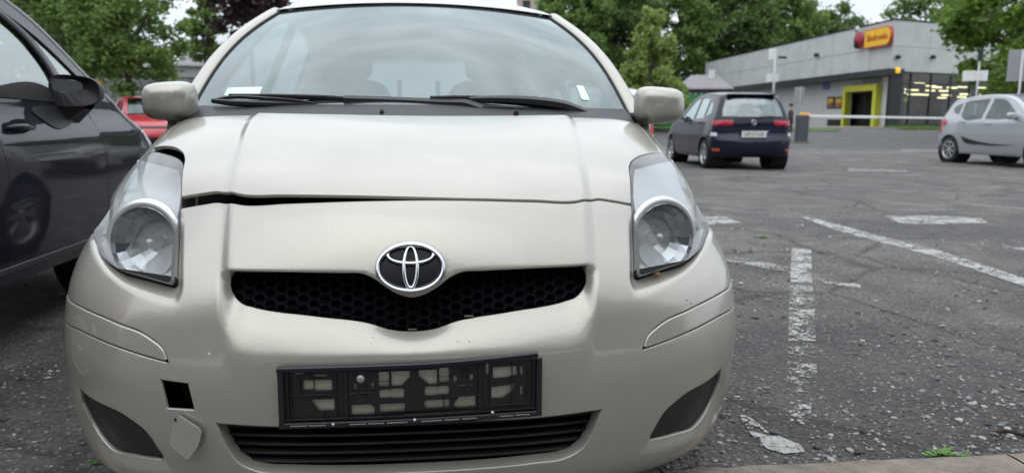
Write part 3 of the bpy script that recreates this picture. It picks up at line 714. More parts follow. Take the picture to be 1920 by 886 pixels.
# --- cowl, windscreen, pillars, roof
def wsf(a, b):
    a = np.asarray(a, float); b = np.asarray(b, float)
    w = 0.745*(1-b)+0.560*b+0.03*np.sin(math.pi*b); y = 0.885*(1-b)+1.72*b+(0.27*(1-b)+0.15*b)*a*a; z = 0.962*(1-b)+1.405*b+0.030*np.sin(math.pi*b)-(0.004*(1-b)+0.018*b)*a*a
    return np.stack([a*w, y, z], -1)
wsS = Surf(lambda u, v: wsf(np.asarray(u)/0.75, np.asarray(v)/0.95), 0.75, 0, 0.95, nu=20, nv=20)
n_ = wsS.normal(np.array([0.0]), np.array([0.5]))[0]
if n_[2] < 0: wsS.flip = True
wpoly = rrect(-0.74, 0.01, 0.74, 0.945, 0.035, 6)
ws = panel('windscreen', wsS, smooth_poly(wpoly, 0.02, corner=200), [], M['windscreen'], hero, gap=0, spacing=0.04, depth=0.004, rad=0.001)
def frit_inner():
    return smooth_poly(np.array([(-0.672, 0.125), (-0.62, 0.092), (0, 0.105), (0.62, 0.092), (0.672, 0.125), (0.680, 0.17), (0.668, 0.55), (0.645, 0.84), (0.61, 0.885), (0.30, 0.915), (0.20, 0.905), (0.15, 0.835), (0, 0.822), (-0.15, 0.835), (-0.20, 0.905), (-0.30, 0.915), (-0.61, 0.885), (-0.645, 0.84), (-0.668, 0.55), (-0.680, 0.17)]), 0.02, corner=120)
panel('glass_border', wsS, smooth_poly(rrect(-0.745, 0.005, 0.745, 0.95, 0.03, 6), 0.02, corner=200), [frit_inner()], M['frit'], ws, gap=0, spacing=0.05, depth=0.001, rad=0.0005, lift=-0.004)
# inspection sticker in the lower corner, and a small one on the other side
for (u0, v0, u1, v1, nm) in ((-0.645, 0.115, -0.515, 0.165, 'sticker'), (0.575, 0.105, 0.605, 0.20, 'sticker')):
    panel(nm, wsS, rrect(u0, v0, u1, v1, 0.006), [], pmat('sticker_paper', (0.75, 0.85, 0.84), rough=0.6), ws, gap=0, spacing=0.03, depth=0.0005, rad=0.0003, lift=0.002)
# cowl panel
g = []
for a in np.linspace(-1, 1, 41):
    top = wsf(a*0.985, 0.055)+np.array([0, -0.004, 0.003]); uu = cowl_r[0]*a*1.02
    fr = hsurf(uu, np.float64(cowl_v)-0.004)+np.array([0, 0.006, -0.006])
    g.append([fr+np.array([0, -0.01, -0.03]), fr, fr*0.7+top*0.3+np.array([0, 0, -0.004]), fr*0.35+top*0.65+np.array([0, 0, -0.002]), top])
cw = MB().grid(g, flip=True).build('cowl_panel', M['greyplastic'], hero, sharp=35)
for px in (716, 968):
    c = hat(px, 214, 0.86); MB().lathe([(0.0, 0.016), (0.005, 0.014), (0.0075, 0.006), (0.009, 0.0), (0.009, -0.012)], c, (0, -0.3, 1), 14).build('washer_nozzle', M['blackplastic'], cw, smooth=True)
# wipers
def wpt(px, py, y): return Vector(hat(px, py, y))
def sweep(mb, pts, w, h, n=6):
    pts = smooth_poly3(pts); m = len(pts); ww = 1.7*np.interp(np.linspace(0, 1, m), np.linspace(0, 1, len(w)), w); hh = 1.8*np.interp(np.linspace(0, 1, m), np.linspace(0, 1, len(h)), h); G = []
    for i in range(m):
        t = Vector(pts[min(i+1, m-1)]-pts[max(i-1, 0)]).normalized(); up = Vector((0, -0.5, 0.87)); a = t.cross(up).normalized()
        c = Vector(pts[i]); G.append([c+a*ww[i]+up*0, c+a*ww[i]*0.6+up*hh[i], c-a*ww[i]*0.6+up*hh[i], c-a*ww[i], c-a*ww[i]*0.6-up*hh[i], c+a*ww[i]*0.6-up*hh[i]])
    mb.grid(np.array([[tuple(q) for q in r] for r in G]), close=True)
    mb.add([tuple(q) for q in G[0]], [tuple(range(6))]); mb.add([tuple(q) for q in G[-1]], [tuple(range(5, -1, -1))])
def smooth_poly3(pts, k=6):
    P = [np.array(p, float) for p in pts]; out = []
    for i in range(len(P)-1):
        p0, p1, p2, p3 = P[max(i-1, 0)], P[i], P[i+1], P[min(i+2, len(P)-1)]
        for q in range(k):
            t = q/k; out.append(0.5*((2*p1)+(-p0+p2)*t+(2*p0-5*p1+4*p2-p3)*t*t+(-p0+3*p1-3*p2+p3)*t**3))
    out.append(P[-1]); return out
wa = MB(); sweep(wa, [wpt(905, 207, .93), wpt(872, 197, .95), wpt(830, 195, .955), wpt(740, 190, .965), wpt(645, 187, .98)], [.012, .011, .010, .009, .009], [.007, .008, .007, .006, .006])
w1 = wa.build('wiper', M['blackplastic'], hero, sharp=40)
mb = MB(); sweep(mb, [wpt(650, 186, .98), wpt(600, 183, 1.0), wpt(520, 181, 1.03), wpt(430, 180, 1.10)], [.004, .004, .004, .003], [.004]*4); mb.build('wiper_blade', M['rubber'], w1, sharp=40)
mb = MB(); sweep(mb, [wpt(398, 189, 1.12), wpt(440, 193, 1.06), wpt(500, 195, 1.02), wpt(560, 197, 1.0), wpt(604, 200, .985)], [.003, .006, .007, .006, .004], [.004, .005, .005, .005, .004])
sweep(mb, [wpt(400, 188, 1.12), wpt(440, 182, 1.08), wpt(500, 185, 1.03), wpt(560, 190, 1.0), wpt(604, 199, .985)], [.003]*5, [.003]*5); mb.build('blade_frame', M['blackplastic'], w1, sharp=40)
wb = MB(); sweep(wb, [wpt(880, 187, .96), wpt(930, 187, .965), wpt(1000, 191, .985), wpt(1060, 200, 1.02), wpt(1116, 220, 1.06)], [.005, .008, .010, .012, .011], [.004, .006, .008, .009, .007])
w2 = wb.build('wiper', M['blackplastic'], hero, sharp=40)
mb = MB(); sweep(mb, [wpt(806, 184, .965), wpt(870, 183, .965), wpt(960, 186, .975), wpt(1040, 193, 1.0)], [.004]*4, [.003]*4)
sweep(mb, [wpt(905, 203, .935), wpt(940, 204, .94), wpt(980, 206, .945)], [.006]*3, [.005]*3); mb.build('wiper_blade', M['rubber'], w2, sharp=40)

# --- body side in the (y, z) plane
WX, WY, WR = 0.745, 0.90, 0.29
def xside(y, z):
    z = np.asarray(z, float); zz = [.15, .25, .42, .5, .575, .65, .72, .78, .88, .95, 1.40, 1.5]; xx = [.74, .818, .838, .84, .838, .836, .832, .822, .806, .792, .590, .53]
    x = np.interp(z, zz, xx); y = np.asarray(y, float); return x-0.10*np.maximum(0, (y-3.2)/0.6)**2+0.006*np.sin(np.clip((y-.6)/2.6, 0, 1)*math.pi)
fr_c = [(float(k[3]), float(k[4])) for k in hprof(np.linspace(KT[7], KT[-1], 12))]
def arc(cy, cz, r, a0, a1, n=14): return [(cy+r*math.cos(R_(a0+(a1-a0)*k/n)), cz+r*math.sin(R_(a0+(a1-a0)*k/n))) for k in range(n+1)]
side = (arc(WY, WR, .345, 8, 140)+fr_c+[(1.20, .83), (1.12, .90), (1.11, .945), (1.30, 1.05), (1.60, 1.24), (1.86, 1.385), (2.05, 1.43), (2.4, 1.452), (3.0, 1.43), (3.42, 1.36), (3.60, 1.05), (3.70, .85), (3.73, .5), (3.68, .24)]
        + arc(WY+2.46, WR, .345, -15, 188)+[(2.9, .20), (1.3, .20)])
fwin = [(1.46, 1.0), (1.62, 1.13), (1.92, 1.33), (2.20, 1.385), (2.30, 1.385), (2.33, .985), (1.9, .975)]
rwin = [(2.42, .99), (2.40, 1.385), (2.75, 1.375), (3.05, 1.32), (3.10, 1.10), (3.0, 1.0)]
qwin = [(1.22, .975), (1.40, 1.075), (1.41, .985)]
for sgn in (1, -1):
    sfS = Surf(lambda u, v, sgn=sgn: np.stack([sgn*xside(u, v), np.asarray(u, float), np.asarray(v, float)], -1), 3.8, .1, 1.5, flip=sgn < 0, nu=10, nv=10)
    bs = panel('body_side', sfS, side, [smooth_poly(ccw(np.array(w)), .03) for w in (fwin, rwin, qwin)], M['beige'], hero, gap=0.002, spacing=0.07, depth=0.02, rad=0.004)
    for w in (fwin, rwin, qwin):
        panel('side_window', sfS, smooth_poly(ccw(np.array(w)), .03), [], M['glass_dark'], bs, gap=-0.004, spacing=0.12, depth=0.001, rad=0.0005, lift=-0.01)
    # A pillar
    pts = [wsf(sgn*1.0, b)+np.array([sgn*0.022, 0.02, -0.004]) for b in np.linspace(-0.06, 1.0, 24)]
    mb = MB(); mb.tube(pts, [0.030]*24, 12, flat=0.8); mb.build('a_pillar', M['beige'], hero, smooth=True)
    pts = [wsf(sgn*1.0, b)+np.array([-sgn*0.006, 0.002, 0.004]) for b in np.linspace(0.0, 0.99, 24)]
    MB().tube(pts, 0.0055, 6).build('screen_seal', M['rubber'], hero, smooth=True)
# roof
g = []
for y in np.linspace(0, 1, 26):
    row = []
    for a in np.linspace(-1, 1, 31):
        st = wsf(a, 1.0)+np.array([0, -0.006, 0.006]); w = 0.60; Y = st[1]*(1-y)+3.42*y; zc = np.interp(Y, [1.7, 1.9, 2.2, 2.6, 3.0, 3.42], [1.41, 1.455, 1.487, 1.497, 1.475, 1.41])
        row.append((a*np.interp(y, [0, .12, 1], [0.575, 0.60, 0.575]), Y, zc-0.055*abs(a)**3.5 if y > 0.02 else st[2]))
    g.append(row)
MB().grid(g).build('roof', M['beige'], hero, smooth=True)
g2 = np.array(g); g2[..., 2] -= 0.03; g2[..., 0] *= 0.98
MB().grid(g2, flip=True).build('headliner', M['headliner'], hero, smooth=True)
# tail: hatch with the rear window
def tail(a, b):
    a = np.asarray(a, float); b = np.asarray(b, float); w = np.interp(b, [0, .3, .55, 1], [.74, .78, .74, .575]); y = np.interp(b, [0, .25, .5, .6, 1], [3.72, 3.76, 3.70, 3.64, 3.43]); z = np.interp(b, [0, .25, .5, .6, 1], [.24, .5, .85, .98, 1.41])
    return np.stack([a*w, y-0.10*a**2, z-0.03*a*a*b], -1)
tS = Surf(lambda u, v: tail(np.asarray(u)/.75, np.asarray(v)/1.2), .75, 0, 1.2, nu=10, nv=10)
if tS.normal(np.array([0.]), np.array([.5]))[0][1] < 0: tS.flip = True
rw = rrect(-.60, .74, .60, 1.12, .06)
tg = panel('tailgate', tS, rrect(-.75, 0, .75, 1.2, .02), [rw], M['beige'], hero, gap=0, spacing=.08, depth=.01)
panel('rear_window', tS, rw, [], M['glass'], tg, gap=-.004, spacing=.15, depth=.001, lift=-.01)
# wheels
def wheel(parent, c, sgn, R=.29, Wd=.18, rimR=.19, spokes=8, name='wheel', rimmat=None, ax=None):
    c = Vector(c); ax = ax or Vector((sgn, 0, 0))
    ty = MB().lathe([(rimR, -Wd/2), (R*.88, -Wd/2), (R*.965, -Wd*.44), (R, -Wd*.32), (R, Wd*.32), (R*.965, Wd*.44), (R*.88, Wd/2), (rimR, Wd/2), (rimR*.97, Wd*.3), (rimR*.97, -Wd*.3), (rimR, -Wd/2)], c, ax, 40, ref=(0, 0, 1)).build(name, M['rubber'], parent, sharp=40)
    mb = MB(); mb.lathe([(rimR*1.01, Wd*.5), (rimR*.95, Wd*.52), (rimR*.9, Wd*.45), (rimR*.86, Wd*.2)], c, ax, 40, ref=(0, 0, 1))
    mb.lathe([(0.0, Wd*.46), (.03, Wd*.46), (.04, Wd*.40), (.06, Wd*.36)], c, ax, 20, ref=(0, 0, 1))
    up = Vector((0, 0, 1)); sd = ax.cross(up)
    for k in range(spokes):
        q = 2*math.pi*k/spokes; r = up*math.cos(q)+sd*math.sin(q); t = ax.cross(r); P = []
        for rr, wv, h in ((.035, .020, .42), (rimR*.55, .022, .45), (rimR*.92, .032, .43)):
            P.append([tuple(c+r*rr+t*a*wv+ax*Wd*(h+d)) for a, d in ((-1, -.12), (-.7, 0), (.7, 0), (1, -.12))])
        mb.grid(P)
    mb.build('rim', rimmat or M['alloy'], ty, sharp=35)
    MB().lathe([(0.0, Wd*.02), (rimR*.9, Wd*.02)], c, ax, 24, ref=(0, 0, 1)).build('brake_disc', M['matte'], ty)
    return ty
for y in (WY, WY+2.46):
    for sgn in (1, -1):
        wheel(hero, (sgn*WX, y, .285), sgn)
        MB().lathe([(0.335, -.20), (0.345, .085)], (sgn*WX, y, WR), (sgn, 0, 0), 32).build('wheel_arch_liner', M['matte'], hero, smooth=True)
# floor pan closing the underside
MB().box((0, 2.05, .23), (1.30, 3.2, .05), bevel=.01).build('underbody', M['matte'], hero)
# mirrors
for sgn, mx, mw in ((1, 0.828, 0.088), (-1, 0.782, 0.085)):
    cen = np.array((sgn*mx, 1.10, 1.002)); G = []; NP = 40
    for i in range(17):
        th = math.pi*i/16; row = []
        for k in range(NP+1):
            ph = 2*math.pi*k/NP; ce = lambda q, e: math.copysign(abs(math.cos(q))**e, math.cos(q)); se = lambda q, e: math.copysign(abs(math.sin(q))**e, math.sin(q))
            rr = abs(math.sin(th))**0.6; x = ce(ph, .5)*mw*rr; z = se(ph, .55)*0.062*rr; y = -math.cos(th)*0.07
            z *= 1.0+0.10*(-sgn*x/0.1)
            row.append((cen[0]+x, cen[1]+y+0.5*max(0, x*sgn)**1.2*0.6, cen[2]+z))
        G.append(row)
    mm = MB().grid(np.array(G)[:, :-1], close=True, flip=True).build('wing_mirror', M['beige'], hero, smooth=True)
    MB().box((sgn*0.765, 1.15, 0.955), (0.09, 0.05, 0.045), bevel=.012).build('mirror_foot', M['blackplastic'], mm)
# --- cabin
mb = MB(); g = []
for a in np.linspace(-1, 1, 21):
    g.append([wsf(a*.97, .02)+np.array([0, .02, -.03]), wsf(a*.95, .10)+np.array([0, .05, -.035]), wsf(a*.92, .10)+np.array([0, .35, -.05]), wsf(a*.92, .10)+np.array([0, .45, -.30])])
mb.grid(g, flip=True).build('dashboard', M['interior'], hero, smooth=True)
def ellipsoid_box(mb, c, d, e=.45, nth=10, nph=20, rx=0.0):
    Rm = Matrix.Rotation(rx, 3, 'X'); G = []
    f = lambda v, e: math.copysign(abs(v)**e, v)
    for i in range(nth+1):
        th = math.pi*(i/nth-.5); row = []
        for k in range(nph):
            ph = 2*math.pi*k/nph; p = Vector((d[0]/2*f(math.cos(th), e)*f(math.cos(ph), e), d[1]/2*f(math.cos(th), e)*f(math.sin(ph), e), d[2]/2*f(math.sin(th), e)))
            row.append(tuple(Vector(c)+Rm @ p))
        G.append(row)
    mb.grid(G, close=True)
for x in (-.36, .36):
    mb = MB(); ellipsoid_box(mb, (x, 2.05, .52), (.50, .52, .18)); ellipsoid_box(mb, (x, 2.36, .82), (.48, .16, .66), rx=R_(-16)); ellipsoid_box(mb, (x, 2.50, 1.23), (.26, .10, .17))
    st = mb.build('front_seat', M['fabric'], hero, smooth=True)
    MB().box((x+(0.27 if x < 0 else -.27), 2.18, 1.0), (.02, .05, .3), rx=R_(-40)).build('seat_belt', M['interior'], st)
mb = MB(); ellipsoid_box(mb, (0, 3.0, .5), (1.25, .5, .2)); ellipsoid_box(mb, (0, 3.28, .80), (1.25, .16, .56), rx=R_(-14)); mb.build('rear_seat', M['fabric'], hero, smooth=True)
mb = MB(); N = 40; cw_ = Vector((.36, 1.74, .93)); axw = Vector((0, -.9, .43)).normalized(); uw = Vector((1, 0, 0)); vw = axw.cross(uw)
mb.tube([tuple(cw_+(uw*math.cos(2*math.pi*k/N)+vw*math.sin(2*math.pi*k/N))*.185) for k in range(N+1)], .015, 8, cap=False)
mb.box(cw_, (.17, .06, .15), bevel=.02); mb.box(cw_, (.36, .02, .05), bevel=.008); mb.build('steering_wheel', M['interior'], hero, smooth=False)
MB().box((0, 1.66, 1.325), (.24, .03, .065), bevel=.012).build('rear_view_mirror', M['interior'], hero)
for sgn in (1, -1): MB().box((sgn*.70, 2.3, .60), (.05, 2.0, .72), bevel=.01).build('door_lining', M['interior'], hero)
# paint damage: chips and scuffs
mb = MB()
wc = dom_left([(392, 663)])[0]; MB().lathe([(0, .0012), (.0022, .0006), (.003, 0)], hsurf(*wc), (0, -1, .1), 9).build('paint_chip', pmat('bare_filler', (.72, .72, .70), rough=.7), hero)
chip = pmat('scratch_mark', (0.09, 0.08, 0.07), rough=0.8)
for px, py, w, h in ((1288, 562, 5, 4), (1296, 568, 3, 5), (1312, 600, 4, 3), (858, 640, 2, 5), (880, 640, 2, 6), (700, 632, 4, 2), (1010, 490, 2, 2)):
    w_ = dom([(px, py)])[0] if px > 773 else dom_left([(px, py)])[0]; c = hsurf(*w_); n = hs.normal(*w_); n = n if n[1] < 0 else -n
    t1 = np.cross(n, [0, 0, 1]); t1 /= np.linalg.norm(t1); t2 = np.cross(t1, n); k = 1.1e-3/2; N = 7
    ring = [c+n*0.0006+(t1*math.cos(6.283*q/N)*w*(.7+.5*math.sin(q*5+px))+t2*math.sin(6.283*q/N)*h*(.7+.5*math.cos(q*3+py)))*k for q in range(N)]
    MB().add([tuple(q) for q in ring], [tuple(range(N))]).build('paint_chip', chip, hero)

# ------------------------------------------------------------------ GROUND
def atD(px, py, D): return CAMP+CAMR @ (np.array([(px-CX)/FPX, -(py-CY)/FPX, -1.0])*D)
def gh(x, y): return 0.62*sm(y, 33.5, 46.0)
def asphalt(name, c0, c1, stone=0.5, dark=0.55, beige=0.35):
    m, nt, b = new_mat(name); tc = nd(nt, 'ShaderNodeTexCoord'); L = nt.links.new; P = tc.outputs['Object']
    big = nd(nt, 'ShaderNodeTexNoise', Scale=0.55, Detail=5.0, Roughness=0.6, Distortion=0.6); L(P, big.inputs['Vector'])
    mid = nd(nt, 'ShaderNodeTexNoise', Scale=4.0, Detail=8.0, Roughness=0.7); L(P, mid.inputs['Vector'])
    fine = nd(nt, 'ShaderNodeTexNoise', Scale=55.0, Detail=6.0, Roughness=0.75); L(P, fine.inputs['Vector'])
    v1 = nd(nt, 'ShaderNodeTexVoronoi', Scale=66.0); L(P, v1.inputs['Vector'])
    v2 = nd(nt, 'ShaderNodeTexVoronoi', Scale=38.0); L(P, v2.inputs['Vector'])
    base = ramp(nt, fine.outputs['Fac'], [(0.32, c0), (0.70, c1)])
    # worn areas where pale binder and sand show
    wear = ramp(nt, mid.outputs['Fac'], [(0.50, (0, 0, 0)), (0.72, (1, 1, 1))])
    m1 = nd(nt, 'ShaderNodeMixRGB'); m1.inputs['Color2'].default_value = (0.26, 0.232, 0.205, 1)
    wm = nd(nt, 'ShaderNodeMath', operation='MULTIPLY'); wm.inputs[1].default_value = beige; L(wear.outputs['Color'], wm.inputs[0]); L(wm.outputs[0], m1.inputs['Fac']); L(base.outputs['Color'], m1.inputs['Color1'])
    # damp dark patches
    dk = ramp(nt, big.outputs['Fac'], [(0.40, (dark, dark, dark*1.03)), (0.60, (1.12, 1.10, 1.08))])
    m2 = nd(nt, 'ShaderNodeMixRGB', blend_type='MULTIPLY'); m2.inputs['Fac'].default_value = 1.0; L(m1.outputs['Color'], m2.inputs['Color1']); L(dk.outputs['Color'], m2.inputs['Color2'])
    # aggregate: single stones of different greys
    sepc = nd(nt, 'ShaderNodeSeparateColor'); L(v1.outputs['Color'], sepc.inputs[0])
    st = ramp(nt, sepc.outputs[0], [(0.50, (0, 0, 0)), (0.72, (1, 1, 1))]); ins = ramp(nt, v1.outputs['Distance'], [(0.28, (1, 1, 1)), (0.50, (0, 0, 0))])
    mm = nd(nt, 'ShaderNodeMath', operation='MULTIPLY'); L(st.outputs['Color'], mm.inputs[0]); L(ins.outputs['Color'], mm.inputs[1])
    ms = nd(nt, 'ShaderNodeMath', operation='MULTIPLY'); ms.inputs[1].default_value = stone; L(mm.outputs[0], ms.inputs[0])
    sc = ramp(nt, sepc.outputs[1], [(0.0, (0.07, 0.066, 0.063)), (0.55, (0.20, 0.19, 0.18)), (0.8, (0.42, 0.405, 0.39)), (1.0, (0.62, 0.61, 0.59))])
    m3 = nd(nt, 'ShaderNodeMixRGB'); L(ms.outputs[0], m3.inputs['Fac']); L(m2.outputs['Color'], m3.inputs['Color1']); L(sc.outputs['Color'], m3.inputs['Color2'])
    # pits between stones
    pit = ramp(nt, v2.outputs['Distance'], [(0.0, (1, 1, 1)), (0.62, (0.75, 0.75, 0.75)), (0.85, (0.45, 0.45, 0.45))])
    m4 = nd(nt, 'ShaderNodeMixRGB', blend_type='MULTIPLY'); m4.inputs['Fac'].default_value = 0.6; L(m3.outputs['Color'], m4.inputs['Color1']); L(pit.outputs['Color'], m4.inputs['Color2'])
    mo = nd(nt, 'ShaderNodeTexNoise', Scale=1.7, Detail=6.0, Roughness=0.65, Distortion=0.8); L(P, mo.inputs['Vector']); mr_ = ramp(nt, mo.outputs['Fac'], [(0.34, (0.66, 0.66, 0.68)), (0.52, (1.0, 1.0, 1.0)), (0.68, (1.34, 1.30, 1.24))])
    m5 = nd(nt, 'ShaderNodeMixRGB', blend_type='MULTIPLY'); m5.inputs['Fac'].default_value = 1.0 if beige > .3 else .4; L(m4.outputs['Color'], m5.inputs['Color1']); L(mr_.outputs['Color'], m5.inputs['Color2'])
    # hairline cracks
    wob = nd(nt, 'ShaderNodeMixRGB'); wob.inputs['Fac'].default_value = 0.16; L(P, wob.inputs['Color1']); L(mid.outputs['Color'], wob.inputs['Color2'])
    vc = nd(nt, 'ShaderNodeTexVoronoi', Scale=0.8, feature='DISTANCE_TO_EDGE'); L(wob.outputs['Color'], vc.inputs['Vector']); ck = ramp(nt, vc.outputs['Distance'], [(0.0, (0.35, 0.35, 0.35)), (0.010, (0.6, 0.6, 0.6)), (0.020, (1, 1, 1))])
    m6 = nd(nt, 'ShaderNodeMixRGB', blend_type='MULTIPLY'); m6.inputs['Fac'].default_value = 0.75; L(m5.outputs['Color'], m6.inputs['Color1']); L(ck.outputs['Color'], m6.inputs['Color2'])
    L(m6.outputs['Color'], b.inputs['Base Color'])
    rr = nd(nt, 'ShaderNodeMapRange'); rr.inputs['From Min'].default_value = 0.4; rr.inputs['From Max'].default_value = 0.6; rr.inputs['To Min'].default_value = 0.55; rr.inputs['To Max'].default_value = 0.9
    L(big.outputs['Fac'], rr.inputs['Value']); L(rr.outputs[0], b.inputs['Roughness'])
    # relief
    h1 = nd(nt, 'ShaderNodeMath', operation='MULTIPLY_ADD'); h1.inputs[1].default_value = -0.6; L(v1.outputs['Distance'], h1.inputs[0]); L(fine.outputs['Fac'], h1.inputs[2])
    h2 = nd(nt, 'ShaderNodeMath', operation='MULTIPLY_ADD'); h2.inputs[1].default_value = -0.8; L(v2.outputs['Distance'], h2.inputs[0]); L(h1.outputs[0], h2.inputs[2])
    bp = nd(nt, 'ShaderNodeBump', Strength=1.0, Distance=0.025); L(h2.outputs[0], bp.inputs['Height']); L(bp.outputs['Normal'], b.inputs['Normal'])
    return m
M['asphalt'] = asphalt('worn_asphalt', (0.066, 0.061, 0.058), (0.37, 0.345, 0.325), stone=0.85, beige=0.6, dark=0.42)
M['drive'] = asphalt('driveway_asphalt', (0.10, 0.10, 0.102), (0.16, 0.158, 0.155), stone=0.25, dark=0.85, beige=0.2)
M['concrete'] = pmat('kerb_concrete', (0.22, 0.185, 0.15), rough=0.9, vary=0.35, vscale=14, bump=0.5, bscale=90)
M['paving'] = pmat('paving_concrete', (0.13, 0.12, 0.11), rough=0.9, vary=0.2, vscale=5)
# one large sheet; fine rows where it rises towards the shop
xs = np.concatenate([[-600, -200], np.arange(-80, 121, 10), [250, 600]]); ys = np.concatenate([[-400, -60, -10, 0, 5, 12, 20, 28], np.arange(33, 48, 1.5), [60, 90, 150, 400, 900]])
# gentle unevenness only near the car park's surface is carried by the material's relief
mb = MB(); mb.grid([[(x, y, float(gh(x, y))) for x in xs] for y in ys])
tag(mb.build('ground', M['asphalt'], smooth=True), kind='structure')
def strip(name, pts, mat, dz, kind='structure', z=None):
    V = [(p[0], p[1], (float(gh(p[0], p[1])) if z is None else z)+dz) for p in pts]
    o = mobj(name, V, [tuple(range(len(V)))], mat); o['kind'] = kind; return o
def ground_patch(name, poly, mat, dz, spacing=3.0):
    P, Tn, L = cdt_region(smooth_poly(ccw(np.array(poly)), spacing, corner=20), [], spacing)
    o = mobj(name, [(p[0], p[1], float(gh(p[0], p[1]))+dz) for p in P], Tn, mat, smooth=True); o['kind'] = 'structure'; return o
# --- pavement under the photographer and the kerb stones at its edge
KY = 1.885; KZ = 0.035
MB().box((0, KY-0.125-2.0, -0.065), (60, 4.0, 0.19), bevel=.004).build('pavement', M['paving'])['kind'] = 'structure'
kerb = empty('kerb', (0, KY, 0)); kerb['kind'] = 'structure'
rng = random.Random(4); kx = -6.0-0.36
while kx < 7:
    Lk = 1.0; mb = MB(); nx, ny = 16, 4; G = []
    for j in range(6):
        row = []
        for i in range(nx+1):
            x = kx+0.004+(Lk-0.008)*i/nx; e = 0.004*rng.uniform(-1, 1) if 0 < i < nx else 0
            row.append([(x, -0.118, -.05), (x, -0.118, KZ-.004), (x, -0.11, KZ+e*.3), (x, -0.03, KZ+e*.4), (x, -0.008+e, KZ-.003+e*.3), (x, e*1.2, -.05)][j])
        G.append(row)
    mb.grid(G).build('kerb_stone', M['concrete'], kerb, sharp=50); kx += Lk
# --- painted bay markings, worn through to the asphalt
def paint_mat(name, thr, scale=20.0, col=(0.50, 0.49, 0.46)):
    m, nt, b = new_mat(name); L = nt.links.new; tc = nd(nt, 'ShaderNodeTexCoord')
    n = nd(nt, 'ShaderNodeTexNoise', Scale=scale, Detail=9.0, Roughness=0.78); L(tc.outputs['Object'], n.inputs['Vector'])
    v = nd(nt, 'ShaderNodeTexVoronoi', Scale=70.0); L(tc.outputs['Object'], v.inputs['Vector'])
    nb = nd(nt, 'ShaderNodeTexNoise', Scale=5.0, Detail=4.0, Roughness=0.6); L(tc.outputs['Object'], nb.inputs['Vector']); av = nd(nt, 'ShaderNodeMixRGB'); av.inputs['Fac'].default_value = .5; L(n.outputs['Fac'], av.inputs['Color1']); L(nb.outputs['Fac'], av.inputs['Color2'])
    a = nd(nt, 'ShaderNodeMath', operation='MULTIPLY_ADD'); a.inputs[1].default_value = -0.22; L(v.outputs['Distance'], a.inputs[0]); L(av.outputs['Color'], a.inputs[2])
    r = ramp(nt, a.outputs[0], [(thr, (0, 0, 0)), (thr+0.07, (1, 1, 1))]); L(r.outputs['Color'], b.inputs['Alpha'])
    n2 = nd(nt, 'ShaderNodeTexNoise', Scale=30.0, Detail=5.0); L(tc.outputs['Object'], n2.inputs['Vector'])
    c = ramp(nt, n2.outputs['Fac'], [(0.3, tuple(x*0.62 for x in col)), (0.7, col)]); L(c.outputs['Color'], b.inputs['Base Color']); b.inputs['Roughness'].default_value = 0.85
    bp = nd(nt, 'ShaderNodeBump', Strength=0.6, Distance=0.008); L(v.outputs['Distance'], bp.inputs['Height']); L(bp.outputs['Normal'], b.inputs['Normal'])
    return m
M['paint_a'] = paint_mat('bay_paint', 0.325, col=(.50, .49, .47)); M['paint_b'] = paint_mat('bay_paint_worn', 0.37, col=(.50, .49, .47)); M['paint_c'] = paint_mat('bay_paint_ghost', 0.405, col=(.48, .47, .45))
def marking(px, mt):
    P = [atZ(x, y, 0.0) for x, y in px]; c = np.mean(P, 0)
    o = mobj('bay_marking', [(p[0]-c[0], p[1]-c[1], 0) for p in P], [tuple(range(len(P)))], M[mt]); o.location = (c[0], c[1], 0.004); o['kind'] = 'structure'
marking([(1484, 466), (1521, 468), (1523, 531), (1482, 529)], 'paint_a'); marking([(1481, 536), (1524, 537), (1530, 640), (1478, 640)], 'paint_b')
marking([(1478, 650), (1530, 650), (1532, 720), (1476, 720)], 'paint_c'); marking([(1480, 728), (1522, 728), (1520, 792), (1478, 790)], 'paint_c')
marking([(1385, 779), (1401, 779), (1440, 810), (1500, 835), (1509, 848), (1468, 852), (1438, 842), (1408, 815)], 'paint_a')
marking([(1497, 405), (1522, 408), (1640, 440), (1760, 470), (1920, 522), (2050, 565), (2050, 585), (1920, 537), (1760, 484), (1640, 452), (1560, 430)], 'paint_a')
marking([(1330, 476), (1400, 485), (1482, 502), (1482, 512), (1400, 497), (1330, 484)], 'paint_b'); marking([(1530, 521), (1612, 533), (1614, 541), (1545, 532)], 'paint_b')
marking([(1660, 405), (1760, 404), (1840, 409), (1852, 418), (1760, 421), (1690, 420)], 'paint_a'); marking([(1300, 406), (1360, 407), (1390, 418), (1310, 423)], 'paint_a')
marking([(1590, 316), (1700, 319), (1700, 323), (1590, 321)], 'paint_b'); marking([(1690, 280), (1760, 281), (1760, 284), (1690, 284)], 'paint_b'); marking([(1875, 458), (1930, 466), (1930, 472), (1880, 464)], 'paint_b')
# --- loose gravel: real stones, thickest by the kerb
M['gravel'] = None
m_, nt_, b_ = new_mat('gravel_stone'); oi = nd(nt_, 'ShaderNodeNewGeometry'); rp = ramp(nt_, oi.outputs['Random Per Island'], [(0.0, (0.05, 0.048, 0.045)), (0.35, (0.14, 0.13, 0.12)), (0.75, (0.27, 0.255, 0.235)), (1.0, (0.48, 0.47, 0.44))])
nt_.links.new(rp.outputs['Color'], b_.inputs['Base Color']); b_.inputs['Roughness'].default_value = 0.85; M['gravel'] = m_
rn = np.random.RandomState(7); mb = MB()
ico = [(0, 0, 1)]+[(math.cos(6.283*k/5), math.sin(6.283*k/5), .35) for k in range(5)]+[(math.cos(6.283*(k+.5)/5), math.sin(6.283*(k+.5)/5), -.3) for k in range(5)]
icf = [(0, 1+k, 1+(k+1) % 5) for k in range(5)]+[(1+k, 6+k, 1+(k+1) % 5) for k in range(5)]+[(1+(k+1) % 5, 6+k, 6+(k+1) % 5) for k in range(5)]
